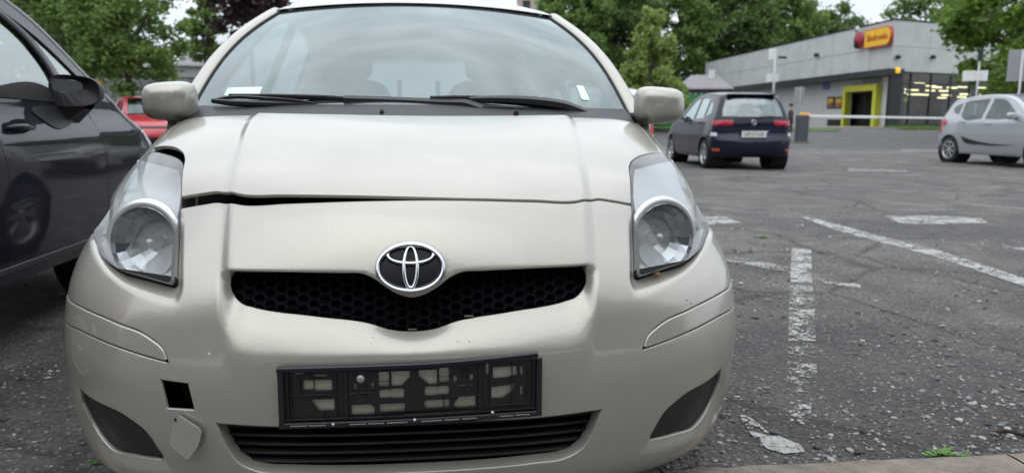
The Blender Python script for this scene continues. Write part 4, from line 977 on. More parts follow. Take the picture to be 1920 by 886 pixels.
ico = np.array(ico)
for k in range(26000):
    y = KY+0.03+rn.exponential(0.9) if rn.rand() < 0.75 else rn.uniform(2, 8); x = rn.uniform(-3.4, 4.8)
    if y > 8 or (abs(x) < 0.6 and y > 2.2): continue
    cl = math.sin(x*3.1+1.3*math.sin(y*2.3))*math.sin(y*2.7+0.8*math.sin(x*1.9))
    if rn.rand() > 0.45+0.5*cl+(0.35 if y < KY+0.5 else 0): continue
    r = min(0.012, 0.0018+rn.exponential(0.0021))*(1.0 if y < 3.5 else 1.3); sc = r*np.array([rn.uniform(.8, 1.5), rn.uniform(.8, 1.2), rn.uniform(.6, .95)]); a = rn.uniform(0, 6.28); ca, sa = math.cos(a), math.sin(a)
    V = ico*(1+rn.uniform(-.25, .25, (11, 1)))*sc; V = np.stack([V[:, 0]*ca-V[:, 1]*sa, V[:, 0]*sa+V[:, 1]*ca, V[:, 2]], 1)+np.array([x, y, sc[2]*.25]); mb.add(V, icf)
tag(mb.build('gravel', M['gravel']), 'loose pale gravel scattered over the worn car park asphalt', 'gravel', kind='stuff')
# flat broken lumps of old concrete near the kerb
# --- weeds, twig
M['weed'] = pmat('weed_leaf', (0.09, 0.20, 0.03), rough=0.6, vary=0.4, vscale=40)
def weed(px, py, size, n, label):
    p = atZ(px, py, 0.0); rr = random.Random(px); mb = MB()
    for k in range(n):
        a = rr.uniform(0, 6.28); l = size*rr.uniform(.4, 1); e = rr.uniform(.2, 1.1); w = l*.22; c, s = math.cos(a), math.sin(a); q = []
        o = (rr.gauss(0, size*.5), rr.gauss(0, size*.2))
        for t, ww in ((0, .3), (.4, 1), (.8, .7), (1, .05)):
            r = l*t*math.cos(e*(1-.4*t)); h = l*t*math.sin(e)*(1-.35*t); q.append(((o[0]+c*r-s*w*ww, o[1]+s*r+c*w*ww, h+.002), (o[0]+c*r+s*w*ww, o[1]+s*r-c*w*ww, h+.004)))
        V = [v for pr in q for v in pr]; mb.add(V, [(0, 1, 3, 2), (2, 3, 5, 4), (4, 5, 7, 6)])
    o = mb.build('weed', M['weed']); o.location = (p[0], p[1], 0); tag(o, label, 'weed', 'weeds growing through the asphalt')
weed(1770, 856, .035, 60, 'green weed sprouting at the kerb edge in the lower right corner'); weed(1812, 858, .022, 22, 'small flat weed beside the larger kerb weed')
weed(1430, 446, .05, 26, 'tiny lone weed tuft on the asphalt beside the right headlight'); weed(180, 868, .02, 16, 'small pale weed on the gravel under the bumper at lower left')
p0, p1 = atZ(1862, 812, .0), atZ(1960, 822, .0); mid = (p0+p1)/2
o = MB().tube([(p0-mid)+[0, 0, .006], ((p0-mid)*.4)+[0, .012, .009], ((p1-mid)*.3)+[0, -.006, .007], (p1-mid)+[0, 0, .006]], [.004, .006, .005, .003], 7).build('twig', pmat('bark_brown', (.05, .03, .022), rough=.9, vary=.4, vscale=60))
o.location = mid; tag(o, 'dark brown broken twig lying on the asphalt at the right edge', 'twig')
# dry leaf caught below the right headlight
lw = dom([(1226, 512)])[0]; lc = hsurf(*lw)+np.array([0, HY-0.012, .002]); mb = MB()
mb.add([(-.012, 0, -.004), (-.004, -.004, .004), (.006, -.002, .005), (.013, -.005, -.001), (.003, -.006, -.006), (0, -.009, 0)], [(0, 1, 5), (1, 2, 5), (2, 3, 5), (3, 4, 5), (4, 0, 5)])
o = mb.build('dry_leaf', pmat('dry_leaf_brown', (.22, .14, .075), rough=.8)); o.location = lc; tag(o, 'crumpled brown dry leaf caught under the right headlight', 'leaf')
# --- drive, verges and paving by the shop
ground_patch('driveway', [(14.5, 27), (32, 24), (60, 26), (60, 39.5), (29, 41.5), (17, 41), (8, 43), (-4, 46), (-4, 36)], M['drive'], 0.006)
M['grass'] = pmat('grass_soil', (0.060, 0.115, 0.026), rough=0.95, vary=0.35, vscale=1.5, bump=0.6, bscale=20)
ground_patch('verge', [(27.5, 42.8), (36, 42.4), (60, 41.8), (60, 45.2), (29, 45.2)], M['grass'], 0.03); ground_patch('verge', [(27.5, 35.5), (33, 33.8), (60, 32.5), (60, 37.5), (34, 38.5), (29, 37.6)], M['grass'], 0.03)
ground_patch('verge', [(12, 41.8), (23, 41.2), (24.5, 43.5), (13, 44.5)], M['grass'], 0.03)
ground_patch('shop_pavement', [(8, 45.2), (60, 45.6), (60, 54), (8, 54)], pmat('sand_paving', (0.34, 0.29, 0.22), rough=.9, vary=.15, vscale=1.0), 0.02)
def blades(name, x0, x1, y0, y1, n, h, label):
    r = np.random.RandomState(3); mb = MB()
    for k in range(n):
        x, y = r.uniform(x0, x1), r.uniform(y0, y1); a = r.uniform(0, 6.28); hh = h*r.uniform(.5, 1.3); z = float(gh(x, y))+.03; w = .02+.02*r.rand(); lx, ly = r.normal(0, .05, 2)
        mb.add([(x-w*math.cos(a), y-w*math.sin(a), z), (x+w*math.cos(a), y+w*math.sin(a), z), (x+lx, y+ly, z+hh)], [(0, 1, 2)])
    tag(mb.build(name, pmat('grass_blade', (.11, .20, .035), rough=.7, vary=.3, vscale=2)), label, 'grass', kind='stuff')
blades('grass', 28, 46, 42.6, 45.0, 5000, .14, 'short green grass of the verge in front of the shop windows'); blades('grass', 29.5, 42, 34.0, 37.5, 5000, .14, 'short green grass of the near verge beside the silver car')
# ------------------------------------------------------------------ OTHER CARS: one wrap surface (front, bonnet, roof, tail) and two body sides each
def make_car(name, loc, rz, label, spec):
    root = empty(name, loc, rz, label, 'car')
    rows = np.array(spec['rows'], float)            # yc zc ye ze n p
    T = np.concatenate([[0], np.cumsum(np.sqrt(np.sum(np.diff(rows[:, :2], axis=0)**2, 1)))]); f = nat_spline(T, rows)
    zt, xt = zip(*spec['tumble'])
    def xs(y, z):
        y = np.asarray(y, float); x = np.interp(z, zt, xt); L = spec['L']; return x-spec.get('tf', .10)*np.maximum(0, (0.85-y)/0.85)**2-spec.get('tr', .10)*np.maximum(0, (y-(L-.9))/.9)**2
    U = 1.0
    def fn(u, v):
        u = np.asarray(u, float); v = np.asarray(v, float); k = f(np.clip(v, 0, T[-1])); q = np.sin(np.clip(np.abs(u)/U, 0, 1)*math.pi/2); yc, zc, ye, ze, n, p = [k[..., i] for i in range(6)]
        e = lambda ex: 1-np.power(np.maximum(1-q**ex, 0), 1/ex)
        return np.stack([np.sign(u)*xs(ye, ze)*q, yc+(ye-yc)*e(n), zc+(ze-zc)*e(p)], -1)
    sf = Surf(fn, U, 0, T[-1], nu=40, nv=200)
    vr = lambda i: float(np.interp(i, np.arange(len(T)), T))
    d = spec.get('sp', .06); pm = spec['paint']
    holes = []
    for nm, poly in spec['wrap_glass']:
        pl = np.array([(a*U, vr(b)) for a, b in poly]); holes.append((nm, smooth_poly(ccw(np.concatenate([pl, mirror_pts(pl)])), .03, corner=30)))
    body = panel('body', sf, smooth_poly(np.array([(-U, 0.0), (U, 0.0), (U, T[-1]), (-U, T[-1])]), .03), [h for _, h in holes], pm, root, gap=0, spacing=d, depth=.004, rad=.002)
    for nm, h in holes: panel(nm, sf, h, [], spec.get('rear_glass', M['glass']) if nm == 'rear_window' else M['glass'], root, gap=-.006, spacing=d*2, depth=.001, rad=.0005, lift=-.008)
    for nm, poly, mt, lift, both in spec.get('wrap_parts', ()):
        pl = np.array([(a*U, vr(b)) for a, b in poly]); pl = smooth_poly(ccw(pl), .02, corner=50)
        for q in ([pl, mirror_pts(pl)] if both else [pl]): panel(nm, sf, q, [], mt, root, gap=0, spacing=d, depth=max(.01, lift+.006), rad=.004, lift=lift)
    # sides
    edge = [(float(k[2]), float(k[3])) for k in f(np.linspace(0, T[-1], 60))]
    wy, wr, ar = spec['wheels'], spec['wr'], spec['wr']+.05
    lo = spec['sill']
    def arch(cy): return arc(cy, wr, ar, -12, 192, 18)
    edge2 = [e for e in edge]
    poly = edge2+[(wy[1]+ar+.02, lo+.06)]+arch(wy[1])+[(wy[1]-ar-.1, lo), (wy[0]+ar+.1, lo)]+arch(wy[0])+[(wy[0]-ar-.02, lo+.05)]
    wins = [smooth_poly(ccw(np.array(w)), .03, corner=35) for w in spec['side_glass']]
    for sgn in (1, -1):
        sS = Surf(lambda u, v, sgn=sgn: np.stack([sgn*xs(u, v), np.asarray(u, float), np.asarray(v, float)], -1), 5, 0, 2, flip=sgn < 0, nu=6, nv=6)
        doors = [smooth_poly(ccw(np.array(w)), .03, corner=35) for w in spec.get('doors', ())] if sgn in spec.get('door_sides', ()) else []
        wh = [w for w in wins if not any(in_poly(w.mean(0)[None], dd)[0] for dd in doors)]
        side = panel('body_side', sS, np.array(poly), wh+doors, pm, root, gap=0.0, spacing=d, depth=.01, rad=.003)
        for dd in doors:
            dw = [w for w in wins if in_poly(w.mean(0)[None], dd)[0]]
            dr = panel('door', sS, dd, dw, pm, root, gap=.0022, spacing=d*.8, depth=.02, rad=.003)
        for w in wins: panel('side_window', sS, w, [], spec.get('sglass', M['glass']), root, gap=-.006, spacing=d*2, depth=.001, rad=.0005, lift=-.010)
        for nm, pl, mt, lift in spec.get('side_parts', ()): panel(nm, sS, smooth_poly(ccw(np.array(pl)), .02, corner=50), [], mt, root, gap=0, spacing=d, depth=max(.008, lift+.004), rad=.003, lift=lift)
        for (y, z) in spec.get('handles', ()):
            x = float(xs(y, z)); mb = MB(); mb.tube([(sgn*(x-.004), y-.10, z), (sgn*(x+.022), y-.07, z+.004), (sgn*(x+.028), y, z+.006), (sgn*(x+.022), y+.07, z+.004), (sgn*(x-.004), y+.10, z)], [.010, .013, .014, .013, .010], 8)
            h = mb.build('door_handle', pm, root, smooth=True)
            if spec.get('cup'):
                G = []
                for i in range(5):
                    r = [1.0, .85, .6, .3, .02][i]; dp = [.0015, -.012, -.02, -.024, -.025][i]
                    G.append([(sgn*(x+max(dp, .0008*(5-i))), y+.115*r*math.cos(q), z-.004+.042*r*math.sin(q)) for q in np.linspace(0, 2*math.pi, 25)])
                MB().grid(G, flip=sgn < 0).build('handle_cup', M['matte'], h, smooth=True)
        for cy in wy:
            wheel(root, (sgn*(float(xs(cy, wr+ar))-.105), cy, wr), sgn, R=wr, Wd=.19, rimR=wr*.68, spokes=spec.get('spokes', 5))
            MB().lathe([(ar-.004, -.25), (ar-.002, .085)], (sgn*(float(xs(cy, wr+ar))-.105), cy, wr), (sgn, 0, 0), 28).build('wheel_arch_liner', M['matte'], root, smooth=True)
        if 'mirror' in spec:
            y, z = spec['mirror']; x = float(xs(y, z)); mb = MB(); ellipsoid_box(mb, (sgn*(x+.13), y, z), (.22, .12, .15), e=.6); mm = mb.build('wing_mirror', spec.get('mirror_mat', pm), root, smooth=True)
            MB().box((sgn*(x+.13), y+.062, z), (.17, .006, .11), bevel=.002).build('mirror_glass', M['chrome'], mm)
            MB().tube([(sgn*(x-.03), y+.01, z-.06), (sgn*(x+.06), y, z-.05)], .022, 8).build('mirror_foot', M['blackplastic'], mm, smooth=True)
    # underside, cabin
    L, w = spec['L'], max(xt)
    MB().box((0, L/2, lo+.06), (w*1.5, L*.86, .06), bevel=.01).build('underbody', M['matte'], root)
    bt = spec['belt']
    y0 = spec['seat']
    for x in (-.36, .36):
        mb = MB(); ellipsoid_box(mb, (x, y0, .55), (.5, .52, .2)); ellipsoid_box(mb, (x, y0+.30, .88), (.48, .16, .66), rx=R_(-15)); ellipsoid_box(mb, (x, y0+.42, bt+.27), (.26, .10, .18)); mb.build('front_seat', M['fabric'], root, smooth=True)
    mb = MB(); ellipsoid_box(mb, (0, y0+1.25, .84), (1.2, .16, .60), rx=R_(-12)); mb.build('rear_seat', M['fabric'], root, smooth=True)
    MB().box((0, spec['seat']-.62, bt-.13), (1.25, .45, .20), bevel=.05).build('dashboard', M['interior'], root)
    N = 28; c = Vector((-.36 if not spec.get('rhd') else .36, spec['seat']-.34, bt-.02)); c.x = .36; axw = Vector((0, .85, .5)).normalized(); uw = Vector((1, 0, 0)); vw = axw.cross(uw); mb = MB()
    mb.tube([tuple(c+(uw*math.cos(2*math.pi*k/N)+vw*math.sin(2*math.pi*k/N))*.18) for k in range(N+1)], .014, 8, cap=False); mb.box(c, (.30, .03, .06), bevel=.01); mb.build('steering_wheel', M['interior'], root)
    return root, sf, vr, fn, xs
# common proportions; each spec edits them
def tumble(w, belt, wr, top): return [(.15, w-.08), (.25, w-.025), (.42, w-.005), (.55, w), (.7, w-.003), (.8, w-.014), (belt-.06, w-.032), (belt, w-.05), (top-.04, wr), (top+.1, wr-.05)]

# --- dark blue compact car seen from behind (text on its plate below)
M['navy'] = car_paint('navy_paint', (0.004, 0.006, 0.022), metal=0.0, rough=0.45, dirt=0.03, dirtcol=(.03, .03, .03), flake=.2, cr0=.01, cr1=.06, spec=.15); M['navy'].node_tree.nodes['Principled BSDF'].inputs['Coat IOR'].default_value = 1.38
mz = dict(rear_glass=M['glass_sky'], sglass=M['glass_sky'], L=3.92, paint=M['navy'], belt=.98, sill=.22, wheels=(.78, 3.27), wr=.295, seat=1.95, sp=.07, spokes=5,
    tumble=tumble(.84, .98, .60, 1.50), tr=.07,
    rows=[(.14, .20, .62, .22, 2.4, 3), (.03, .30, .60, .32, 2.4, 3), (0, .45, .58, .47, 2.4, 3), (.03, .60, .62, .60, 2.3, 3), (.13, .72, .70, .68, 2.2, 3), (.32, .84, .82, .78, 2.2, 3.2), (.62, .93, .95, .86, 2.2, 3.6), (.95, 1.0, 1.12, .93, 2.3, 4),
          (1.35, 1.23, 1.52, 1.17, 2.3, 3.5), (1.75, 1.44, 1.88, 1.38, 2.4, 3.5), (2.05, 1.515, 2.15, 1.45, 2.6, 3.2), (2.5, 1.55, 2.52, 1.485, 2.8, 3.2), (3.0, 1.55, 3.0, 1.475, 2.8, 3.2), (3.42, 1.515, 3.36, 1.43, 2.6, 3.2), (3.60, 1.46, 3.47, 1.37, 2.6, 3.2),
          (3.69, 1.28, 3.56, 1.22, 3.2, 3), (3.78, 1.04, 3.61, 1.02, 3.4, 3), (3.82, .88, 3.62, .88, 3.4, 3), (3.84, .68, 3.60, .68, 3.2, 3), (3.90, .60, 3.58, .60, 3.0, 3), (3.925, .52, 3.56, .52, 2.8, 3), (3.91, .38, 3.55, .38, 2.8, 3), (3.84, .27, 3.55, .29, 2.8, 3), (3.7, .24, 3.56, .26, 2.8, 3)],
    wrap_glass=[('windscreen', [(.0, 7.15), (.66, 7.15), (.70, 8), (.66, 9.75), (0, 9.8)]), ('rear_window', [(0, 16.0), (.62, 15.95), (.655, 15.4), (.60, 14.35), (0, 14.3)])],
    wrap_parts=[('tail_lamp', [(.36, 17.0), (.99, 17.05), (.99, 16.5), (.36, 16.42)], M['red_lens'], .006, True), ('bumper_lamp', [(.70, 18.2), (.985, 18.2), (.985, 17.75), (.70, 17.75)], M['white_lens'], .004, True),
                ('rear_reflector', [(.62, 21.1), (.85, 21.1), (.85, 20.75), (.62, 20.75)], M['orange_lens'], .004, True), ('bumper_ledge', [(-.97, 19.55), (.97, 19.55), (.97, 19.25), (-.97, 19.25)], M['navy'], .006, False),
                ('headlight', [(.55, 4.6), (.95, 4.7), (.95, 5.8), (.62, 5.3)], M['white_lens'], .006, True), ('front_plate', [(-.22, 2.2), (.22, 2.2), (.22, 2.8), (-.22, 2.8)], M['plate_white'], .006, False)],
    side_glass=[[(1.50, 1.02), (1.80, 1.26), (2.02, 1.385), (2.33, 1.42), (2.36, .995), (1.9, .99)], [(2.44, 1.0), (2.42, 1.42), (2.80, 1.415), (2.98, 1.38), (3.02, 1.02)], [(3.08, 1.04), (3.05, 1.36), (3.28, 1.30), (3.40, 1.12)]],
    doors=[[(1.16, .32), (1.16, .90), (1.42, 1.0), (1.80, 1.30), (2.05, 1.41), (2.38, 1.44), (2.40, .30)], [(2.41, .30), (2.40, 1.44), (2.98, 1.42), (3.05, 1.05), (2.96, .80), (2.84, .62), (2.80, .32)]], door_sides=(1,-1),
    handles=[(2.20, .90), (2.86, .92)], mirror=(1.55, 1.05))
fy = R_(3); rc = np.array((6.44, 14.55)); fw = np.array((math.sin(fy), math.cos(fy))); fl = rc+fw*3.92
mazda, msf, mvr, mfn, mxs = make_car('compact_car', (fl[0], fl[1], 0), math.pi-fy, 'dark blue compact car seen from behind, beside the right wing mirror', mz)
def text_mesh(name, s, size, mat, parent, loc, rot, align='CENTER', ext=.001, sx=1.0):
    cu = bpy.data.curves.new(name, 'FONT'); cu.body = s; cu.size = size; cu.align_x = align; cu.align_y = 'CENTER'; cu.extrude = ext
    t = bpy.data.objects.new(name+'_src', cu); COL.objects.link(t); bpy.context.view_layer.update()
    me = bpy.data.meshes.new_from_object(t.evaluated_get(bpy.context.evaluated_depsgraph_get())); bpy.data.objects.remove(t); me.materials.clear(); me.materials.append(mat)
    o = bpy.data.objects.new(name, me); COL.objects.link(o); o.parent = parent; o.location = loc; o.rotation_euler = rot; o.scale = (sx, 1, 1); return o
np_ = MB().box((0, 3.90, .70), (.53, .022, .125), rx=R_(-4), bevel=.003).build('number_plate', M['plate_white'], mazda)
MB().box((-.245, 3.912, .70), (.035, .004, .11), rx=R_(-4)).build('plate_band', M['plate_blue'], np_)
text_mesh('plate_text', 'GP JT1UE', .10, M['ink'], np_, (.02, 3.913, .70), (R_(94), 0, R_(180)), sx=.95)
mb = MB(); mb.lathe([(.040, 0), (.047, .008), (.054, 0)], (0, 3.815, .93), (0, 1, .1), 28)
mb.build('badge', M['chrome'], mazda, smooth=True)
MB().tube([(-.052, 3.825, .925), (-.03, 3.835, .94), (0, 3.835, .915), (.03, 3.835, .94), (.052, 3.825, .925)], .006, 6).build('badge_wing', M['chrome'], mazda, smooth=True)
MB().tube([(0.0, 3.80, 1.02), (-.18, 3.80, 1.035), (-.42, 3.775, 1.055)], [.016, .012, .008], 6).build('rear_wiper', M['blackplastic'], mazda, smooth=True)
MB().box((0, 3.60, 1.475), (1.0, .16, .025), bevel=.01).build('roof_spoiler', M['navy'], mazda)

# --- silver tall hatchback, right side towards the camera
M['silver'] = car_paint('silver_paint', (0.40, 0.41, 0.435), metal=0.5, rough=0.35, dirt=0.05, flake=.1)
ix = dict(L=4.10, paint=M['silver'], belt=1.02, sill=.24, wheels=(.82, 3.435), wr=.31, seat=2.0, sp=.07, spokes=7,
    tumble=tumble(.88, 1.02, .63, 1.56), tr=.10,
    rows=[(.14, .20, .62, .22, 2.4, 3), (.03, .30, .60, .32, 2.4, 3), (0, .47, .58, .49, 2.4, 3), (.03, .62, .62, .62, 2.3, 3), (.12, .76, .70, .72, 2.2, 3), (.30, .88, .82, .82, 2.2, 3.2), (.60, .99, .95, .91, 2.2, 3.6), (.90, 1.07, 1.10, .99, 2.3, 4),
          (1.35, 1.33, 1.52, 1.27, 2.3, 3.5), (1.75, 1.52, 1.88, 1.46, 2.4, 3.5), (2.05, 1.58, 2.15, 1.52, 2.6, 3.2), (2.5, 1.605, 2.52, 1.545, 2.8, 3.2), (3.0, 1.59, 3.0, 1.52, 2.8, 3.2), (3.45, 1.545, 3.42, 1.47, 2.6, 3.2), (3.68, 1.50, 3.58, 1.42, 2.6, 3.2),
          (3.80, 1.32, 3.68, 1.25, 2.8, 3), (3.92, 1.08, 3.76, 1.05, 2.8, 3), (3.98, .90, 3.78, .90, 2.8, 3), (4.02, .70, 3.76, .70, 2.8, 3), (4.08, .60, 3.74, .60, 2.8, 3), (4.10, .52, 3.72, .52, 2.8, 3), (4.08, .38, 3.72, .38, 2.8, 3), (4.0, .28, 3.74, .31, 2.8, 3), (3.86, .25, 3.76, .28, 2.8, 3)],
    wrap_glass=[('windscreen', [(.0, 7.15), (.66, 7.15), (.70, 8), (.66, 9.75), (0, 9.8)]), ('rear_window', [(0, 16.0), (.60, 15.95), (.62, 15.4), (.58, 14.5), (0, 14.45)])],
    wrap_parts=[('tail_lamp', [(.66, 18.0), (1.0, 18.0), (1.0, 16.3), (.78, 16.4)], M['red_lens'], .006, True), ('headlight', [(.55, 4.6), (.95, 4.7), (.95, 6.0), (.66, 5.4)], M['white_lens'], .006, True),
                ('radiator_grille', [(-.5, 3.6), (.5, 3.6), (.4, 2.9), (-.4, 2.9)], M['blackplastic'], .003, False)],
    side_glass=[[(1.46, 1.08), (1.72, 1.28), (2.0, 1.45), (2.36, 1.485), (2.40, 1.035), (1.9, 1.03)], [(2.50, 1.035), (2.47, 1.485), (2.95, 1.475), (3.22, 1.42), (3.20, 1.12), (3.12, 1.06)], [(3.27, 1.14), (3.28, 1.41), (3.44, 1.36), (3.56, 1.28), (3.48, 1.18)]],
    doors=[[(1.20, .38), (1.20, .96), (1.42, 1.06), (1.72, 1.30), (2.0, 1.47), (2.42, 1.50), (2.44, .36)], [(2.46, .36), (2.44, 1.50), (3.23, 1.45), (3.24, 1.05), (3.05, .80), (2.96, .62), (2.92, .38)]], door_sides=(1, -1),
    handles=[(2.25, .93), (3.05, .97)], mirror=(1.50, 1.10),
    side_parts=[('side_moulding', [(1.42, .475), (2.2, .50), (2.86, .60), (3.02, .64), (2.98, .58), (2.3, .46)], M['blackplastic'], .012), ('tail_lamp', [(3.70, .86), (3.79, 1.0), (3.76, 1.06), (3.62, 1.0), (3.56, .96)], M['red_lens'], .006)])
pr = atD(1783, 301, 18.6)[:2]; best = None
for a in np.linspace(0, 360, 1441):
    d_ = np.array((math.sin(R_(a)), math.cos(R_(a)))); pf = pr+2.615*d_; q = proj(np.array([pf[0], pf[1], .0]))
    if d_[1] < 0 and d_[0] > 0 and (best is None or abs(q[0]-1948) < best[0]): best = (abs(q[0]-1948), a, d_)
d_ = best[2]; rgt = np.array((d_[1], -d_[0]))          # heading and the car's right-hand direction
ctr = pr-rgt*0.76; front = ctr+d_*3.435
make_car('tall_hatchback', (front[0], front[1], 0), math.atan2(d_[0], -d_[1]), 'silver tall hatchback cropped by the right edge of the picture', ix)

# --- charcoal estate-bodied hatchback on the left, close to the camera and pointing away
M['charcoal'] = car_paint('charcoal_paint', (0.005, 0.0075, 0.019), metal=0.0, rough=0.5, dirt=0.03, dirtcol=(.04, .04, .04), flake=.3, cr0=.03, cr1=.08, spec=.1); M['charcoal'].node_tree.nodes['Principled BSDF'].inputs['Coat IOR'].default_value = 1.45
FYW = 5.45; XC = -2.47
gp = dict(L=4.2, paint=M['charcoal'], belt=1.03, sill=.30, wheels=(.88, 3.46), wr=.315, seat=2.25, sp=.05, spokes=5, cup=True, sglass=M['glass_sky'], mirror_mat=M['blackplastic'],
    tumble=[(.15, .80), (.25, .855), (.36, .872), (.45, .878), (.62, .887), (.78, .886), (.86, .876), (.90, .862), (.94, .846), (.98, .834), (1.03, .826), (1.47, .665), (1.6, .60)], tr=.10, tf=.12,
    rows=[(.14, .20, .62, .22, 2.4, 3), (.03, .30, .60, .32, 2.4, 3), (0, .47, .58, .49, 2.4, 3), (.03, .62, .62, .62, 2.3, 3), (.12, .74, .68, .72, 2.2, 3), (.30, .85, .76, .80, 2.2, 3.2), (.52, .93, .82, .86, 2.2, 3.6), (.72, .985, .92, .93, 2.3, 4),
          (1.10, 1.22, 1.27, 1.17, 2.3, 3.5), (1.50, 1.45, 1.62, 1.40, 2.4, 3.5), (1.85, 1.545, 1.95, 1.50, 2.6, 3.2), (2.4, 1.59, 2.42, 1.535, 2.8, 3.2), (3.0, 1.58, 3.0, 1.52, 2.8, 3.2), (3.55, 1.54, 3.52, 1.47, 2.6, 3.2), (3.85, 1.49, 3.75, 1.42, 2.6, 3.2),
          (3.95, 1.32, 3.82, 1.25, 2.8, 3), (4.04, 1.08, 3.88, 1.05, 2.8, 3), (4.09, .90, 3.9, .90, 2.8, 3), (4.12, .70, 3.88, .70, 2.8, 3), (4.18, .60, 3.86, .60, 2.8, 3), (4.2, .52, 3.84, .52, 2.8, 3), (4.18, .38, 3.82, .38, 2.8, 3), (4.1, .28, 3.84, .33, 2.8, 3), (3.96, .25, 3.86, .31, 2.8, 3)],
    wrap_glass=[('windscreen', [(.0, 7.15), (.66, 7.15), (.70, 8), (.66, 9.75), (0, 9.8)]), ('rear_window', [(0, 16.0), (.62, 15.95), (.66, 15.4), (.60, 14.5), (0, 14.45)])],
    wrap_parts=[('tail_lamp', [(.72, 18.0), (1.0, 18.0), (1.0, 16.3), (.78, 16.4)], M['red_lens'], .006, True), ('headlight', [(.55, 4.6), (.95, 4.7), (.95, 5.8), (.62, 5.3)], M['white_lens'], .006, True)],
    side_glass=[[(1.62, 1.015), (1.60, 1.14), (1.68, 1.28), (1.84, 1.385), (2.05, 1.445), (2.30, 1.46), (2.34, 1.045), (2.0, 1.035)], [(2.46, 1.05), (2.44, 1.47), (3.1, 1.455), (3.3, 1.40), (3.25, 1.08)], [(1.78, 1.395), (1.62, 1.33), (1.36, 1.17), (1.22, 1.06), (1.19, 1.025), (1.52, 1.02), (1.52, 1.12), (1.61, 1.28)]],
    doors=[[(1.34, .36), (1.32, .80), (1.38, .98), (1.55, 1.005), (1.56, 1.14), (1.64, 1.29), (1.81, 1.405), (2.05, 1.465), (2.33, 1.48), (2.36, 1.03), (2.27, .80), (2.30, .36)]], door_sides=(1, -1),
    handles=[(2.10, .905)],
    side_parts=[('window_seal', [(1.60, 1.015), (1.62, 1.03), (2.34, 1.052), (2.34, 1.032)], M['rubber'], .006), ('sill_strip', [(1.30, .345), (2.85, .345), (2.85, .365), (1.30, .365)], pmat('sill_grey', (.09, .09, .10), rough=.4, metal=.4), .003),
                ('window_surround', [(1.615, 1.02), (1.595, 1.14), (1.675, 1.285), (1.84, 1.39), (2.05, 1.452), (2.05, 1.440), (1.845, 1.372), (1.69, 1.27), (1.615, 1.138), (1.635, 1.02)], M['rubber'], .006)])
dark, dsf, dvr, dfn, dxs = make_car('grey_car', (XC, FYW, 0), math.pi, 'charcoal grey car close on the left with black wing mirror', gp)
# its mirror: black shell, glass facing the camera side, on a triangular foot (world +x side = local -x)
for sgn in (-1, 1):
    x = float(dxs(1.66, 1.02)); G = []; cen = Vector((sgn*(x+.075), 1.60, 1.07))
    sgf = lambda v, e: math.copysign(abs(v)**e, v)
    for i in range(13):
        t = i/12; y = -.085+.15*t; r = math.sqrt(max(0, 1-((1-t)*1.0)**2.4))*.98+.02; row = []
        for k in range(28):
            q = 2*math.pi*k/28; row.append((cen.x+sgf(math.cos(q), .62)*.090*r+sgn*.0, cen.y+y-.10*(sgf(math.cos(q), .6)*sgn*.5), cen.z+sgf(math.sin(q), .62)*.070*r*(1-.18*sgn*math.cos(q))-.015*(1-r)))
        G.append(row)
    mm = MB().grid(G, close=True, flip=False).build('wing_mirror', M['blackplastic'], dark, smooth=True)
    last = np.array(G[-1]); cm = last.mean(0); g2 = (last-cm)*np.array([.50, 1, .40])+cm+np.array([sgn*-.030, 0, .022]); g2[:, 1] -= .003
    mobj('mirror_rim', np.concatenate([last, g2]), [(k, (k+1) % 28, 28+(k+1) % 28, 28+k) for k in range(28)], M['blackplastic'], mm)
    mobj('mirror_glass', g2, [tuple(range(28))], pmat('mirror_silver', (.40, .42, .44), rough=.05, metal=1.0), mm)
    mb = MB(); mb.add([(sgn*(x-.01), 1.38, 1.0), (sgn*(x-.01), 1.70, 1.0), (sgn*(x+.002), 1.66, .92), (sgn*(x+.002), 1.52, .90), (sgn*(x+.10), 1.50, 1.02), (sgn*(x+.10), 1.64, 1.02), (sgn*(x+.09), 1.60, .99), (sgn*(x+.09), 1.53, .985)],
        [(0, 1, 5, 4), (1, 2, 6, 5), (2, 3, 7, 6), (3, 0, 4, 7)]); mb.build('mirror_foot', M['blackplastic'], mm)
    panel('mirror_base', Surf(lambda u, v, sgn=sgn: np.stack([sgn*dxs(u, v), np.asarray(u, float), np.asarray(v, float)], -1), 5, 0, 2, flip=sgn < 0, nu=5, nv=5), smooth_poly(np.array([(1.52, 1.0), (1.50, .955), (1.60, .925), (1.78, .90), (1.93, .965), (1.92, .99), (1.7, 1.0)]), .02), [], M['blackplastic'], dark, gap=0, spacing=.03, lift=.006, depth=.01)

# --- red car far left, nose towards the camera; white car far behind the right mirror
M['red'] = car_paint('red_paint', (0.45, 0.012, 0.03), metal=0.0, rough=0.35, dirt=0.03, flake=.05)
rd = dict(mz); rd.update(paint=M['red'], mirror_mat=M['red'], wrap_parts=[('headlight', [(.50, 4.2), (.93, 4.3), (.95, 5.2), (.55, 4.9)], M['white_lens'], .006, True), ('tail_lamp', [(.72, 18.0), (.98, 18.0), (.98, 16.3), (.78, 16.4)], M['red_lens'], .006, True),
    ('radiator_grille', [(-.45, 3.6), (.45, 3.6), (.5, 4.1), (-.5, 4.1)], M['blackplastic'], .004, False), ('bumper_intake', [(-.6, 1.0), (.6, 1.0), (.66, 2.0), (-.66, 2.0)], M['blackplastic'], .004, False)])
p = atD(304, 250, 20.0); make_car('red_car', (p[0]+.05, p[1], 0), R_(28), 'red car parked beyond the charcoal car with its nose towards us', rd)
M['white'] = car_paint('white_paint', (0.62, 0.63, 0.64), metal=0.0, rough=0.35, dirt=0.03, flake=.02)
wh = dict(ix); wh.update(paint=M['white'], side_parts=[('tail_lamp', [(3.70, .86), (3.79, 1.0), (3.76, 1.06), (3.62, 1.0), (3.56, .96)], M['red_lens'], .006)])
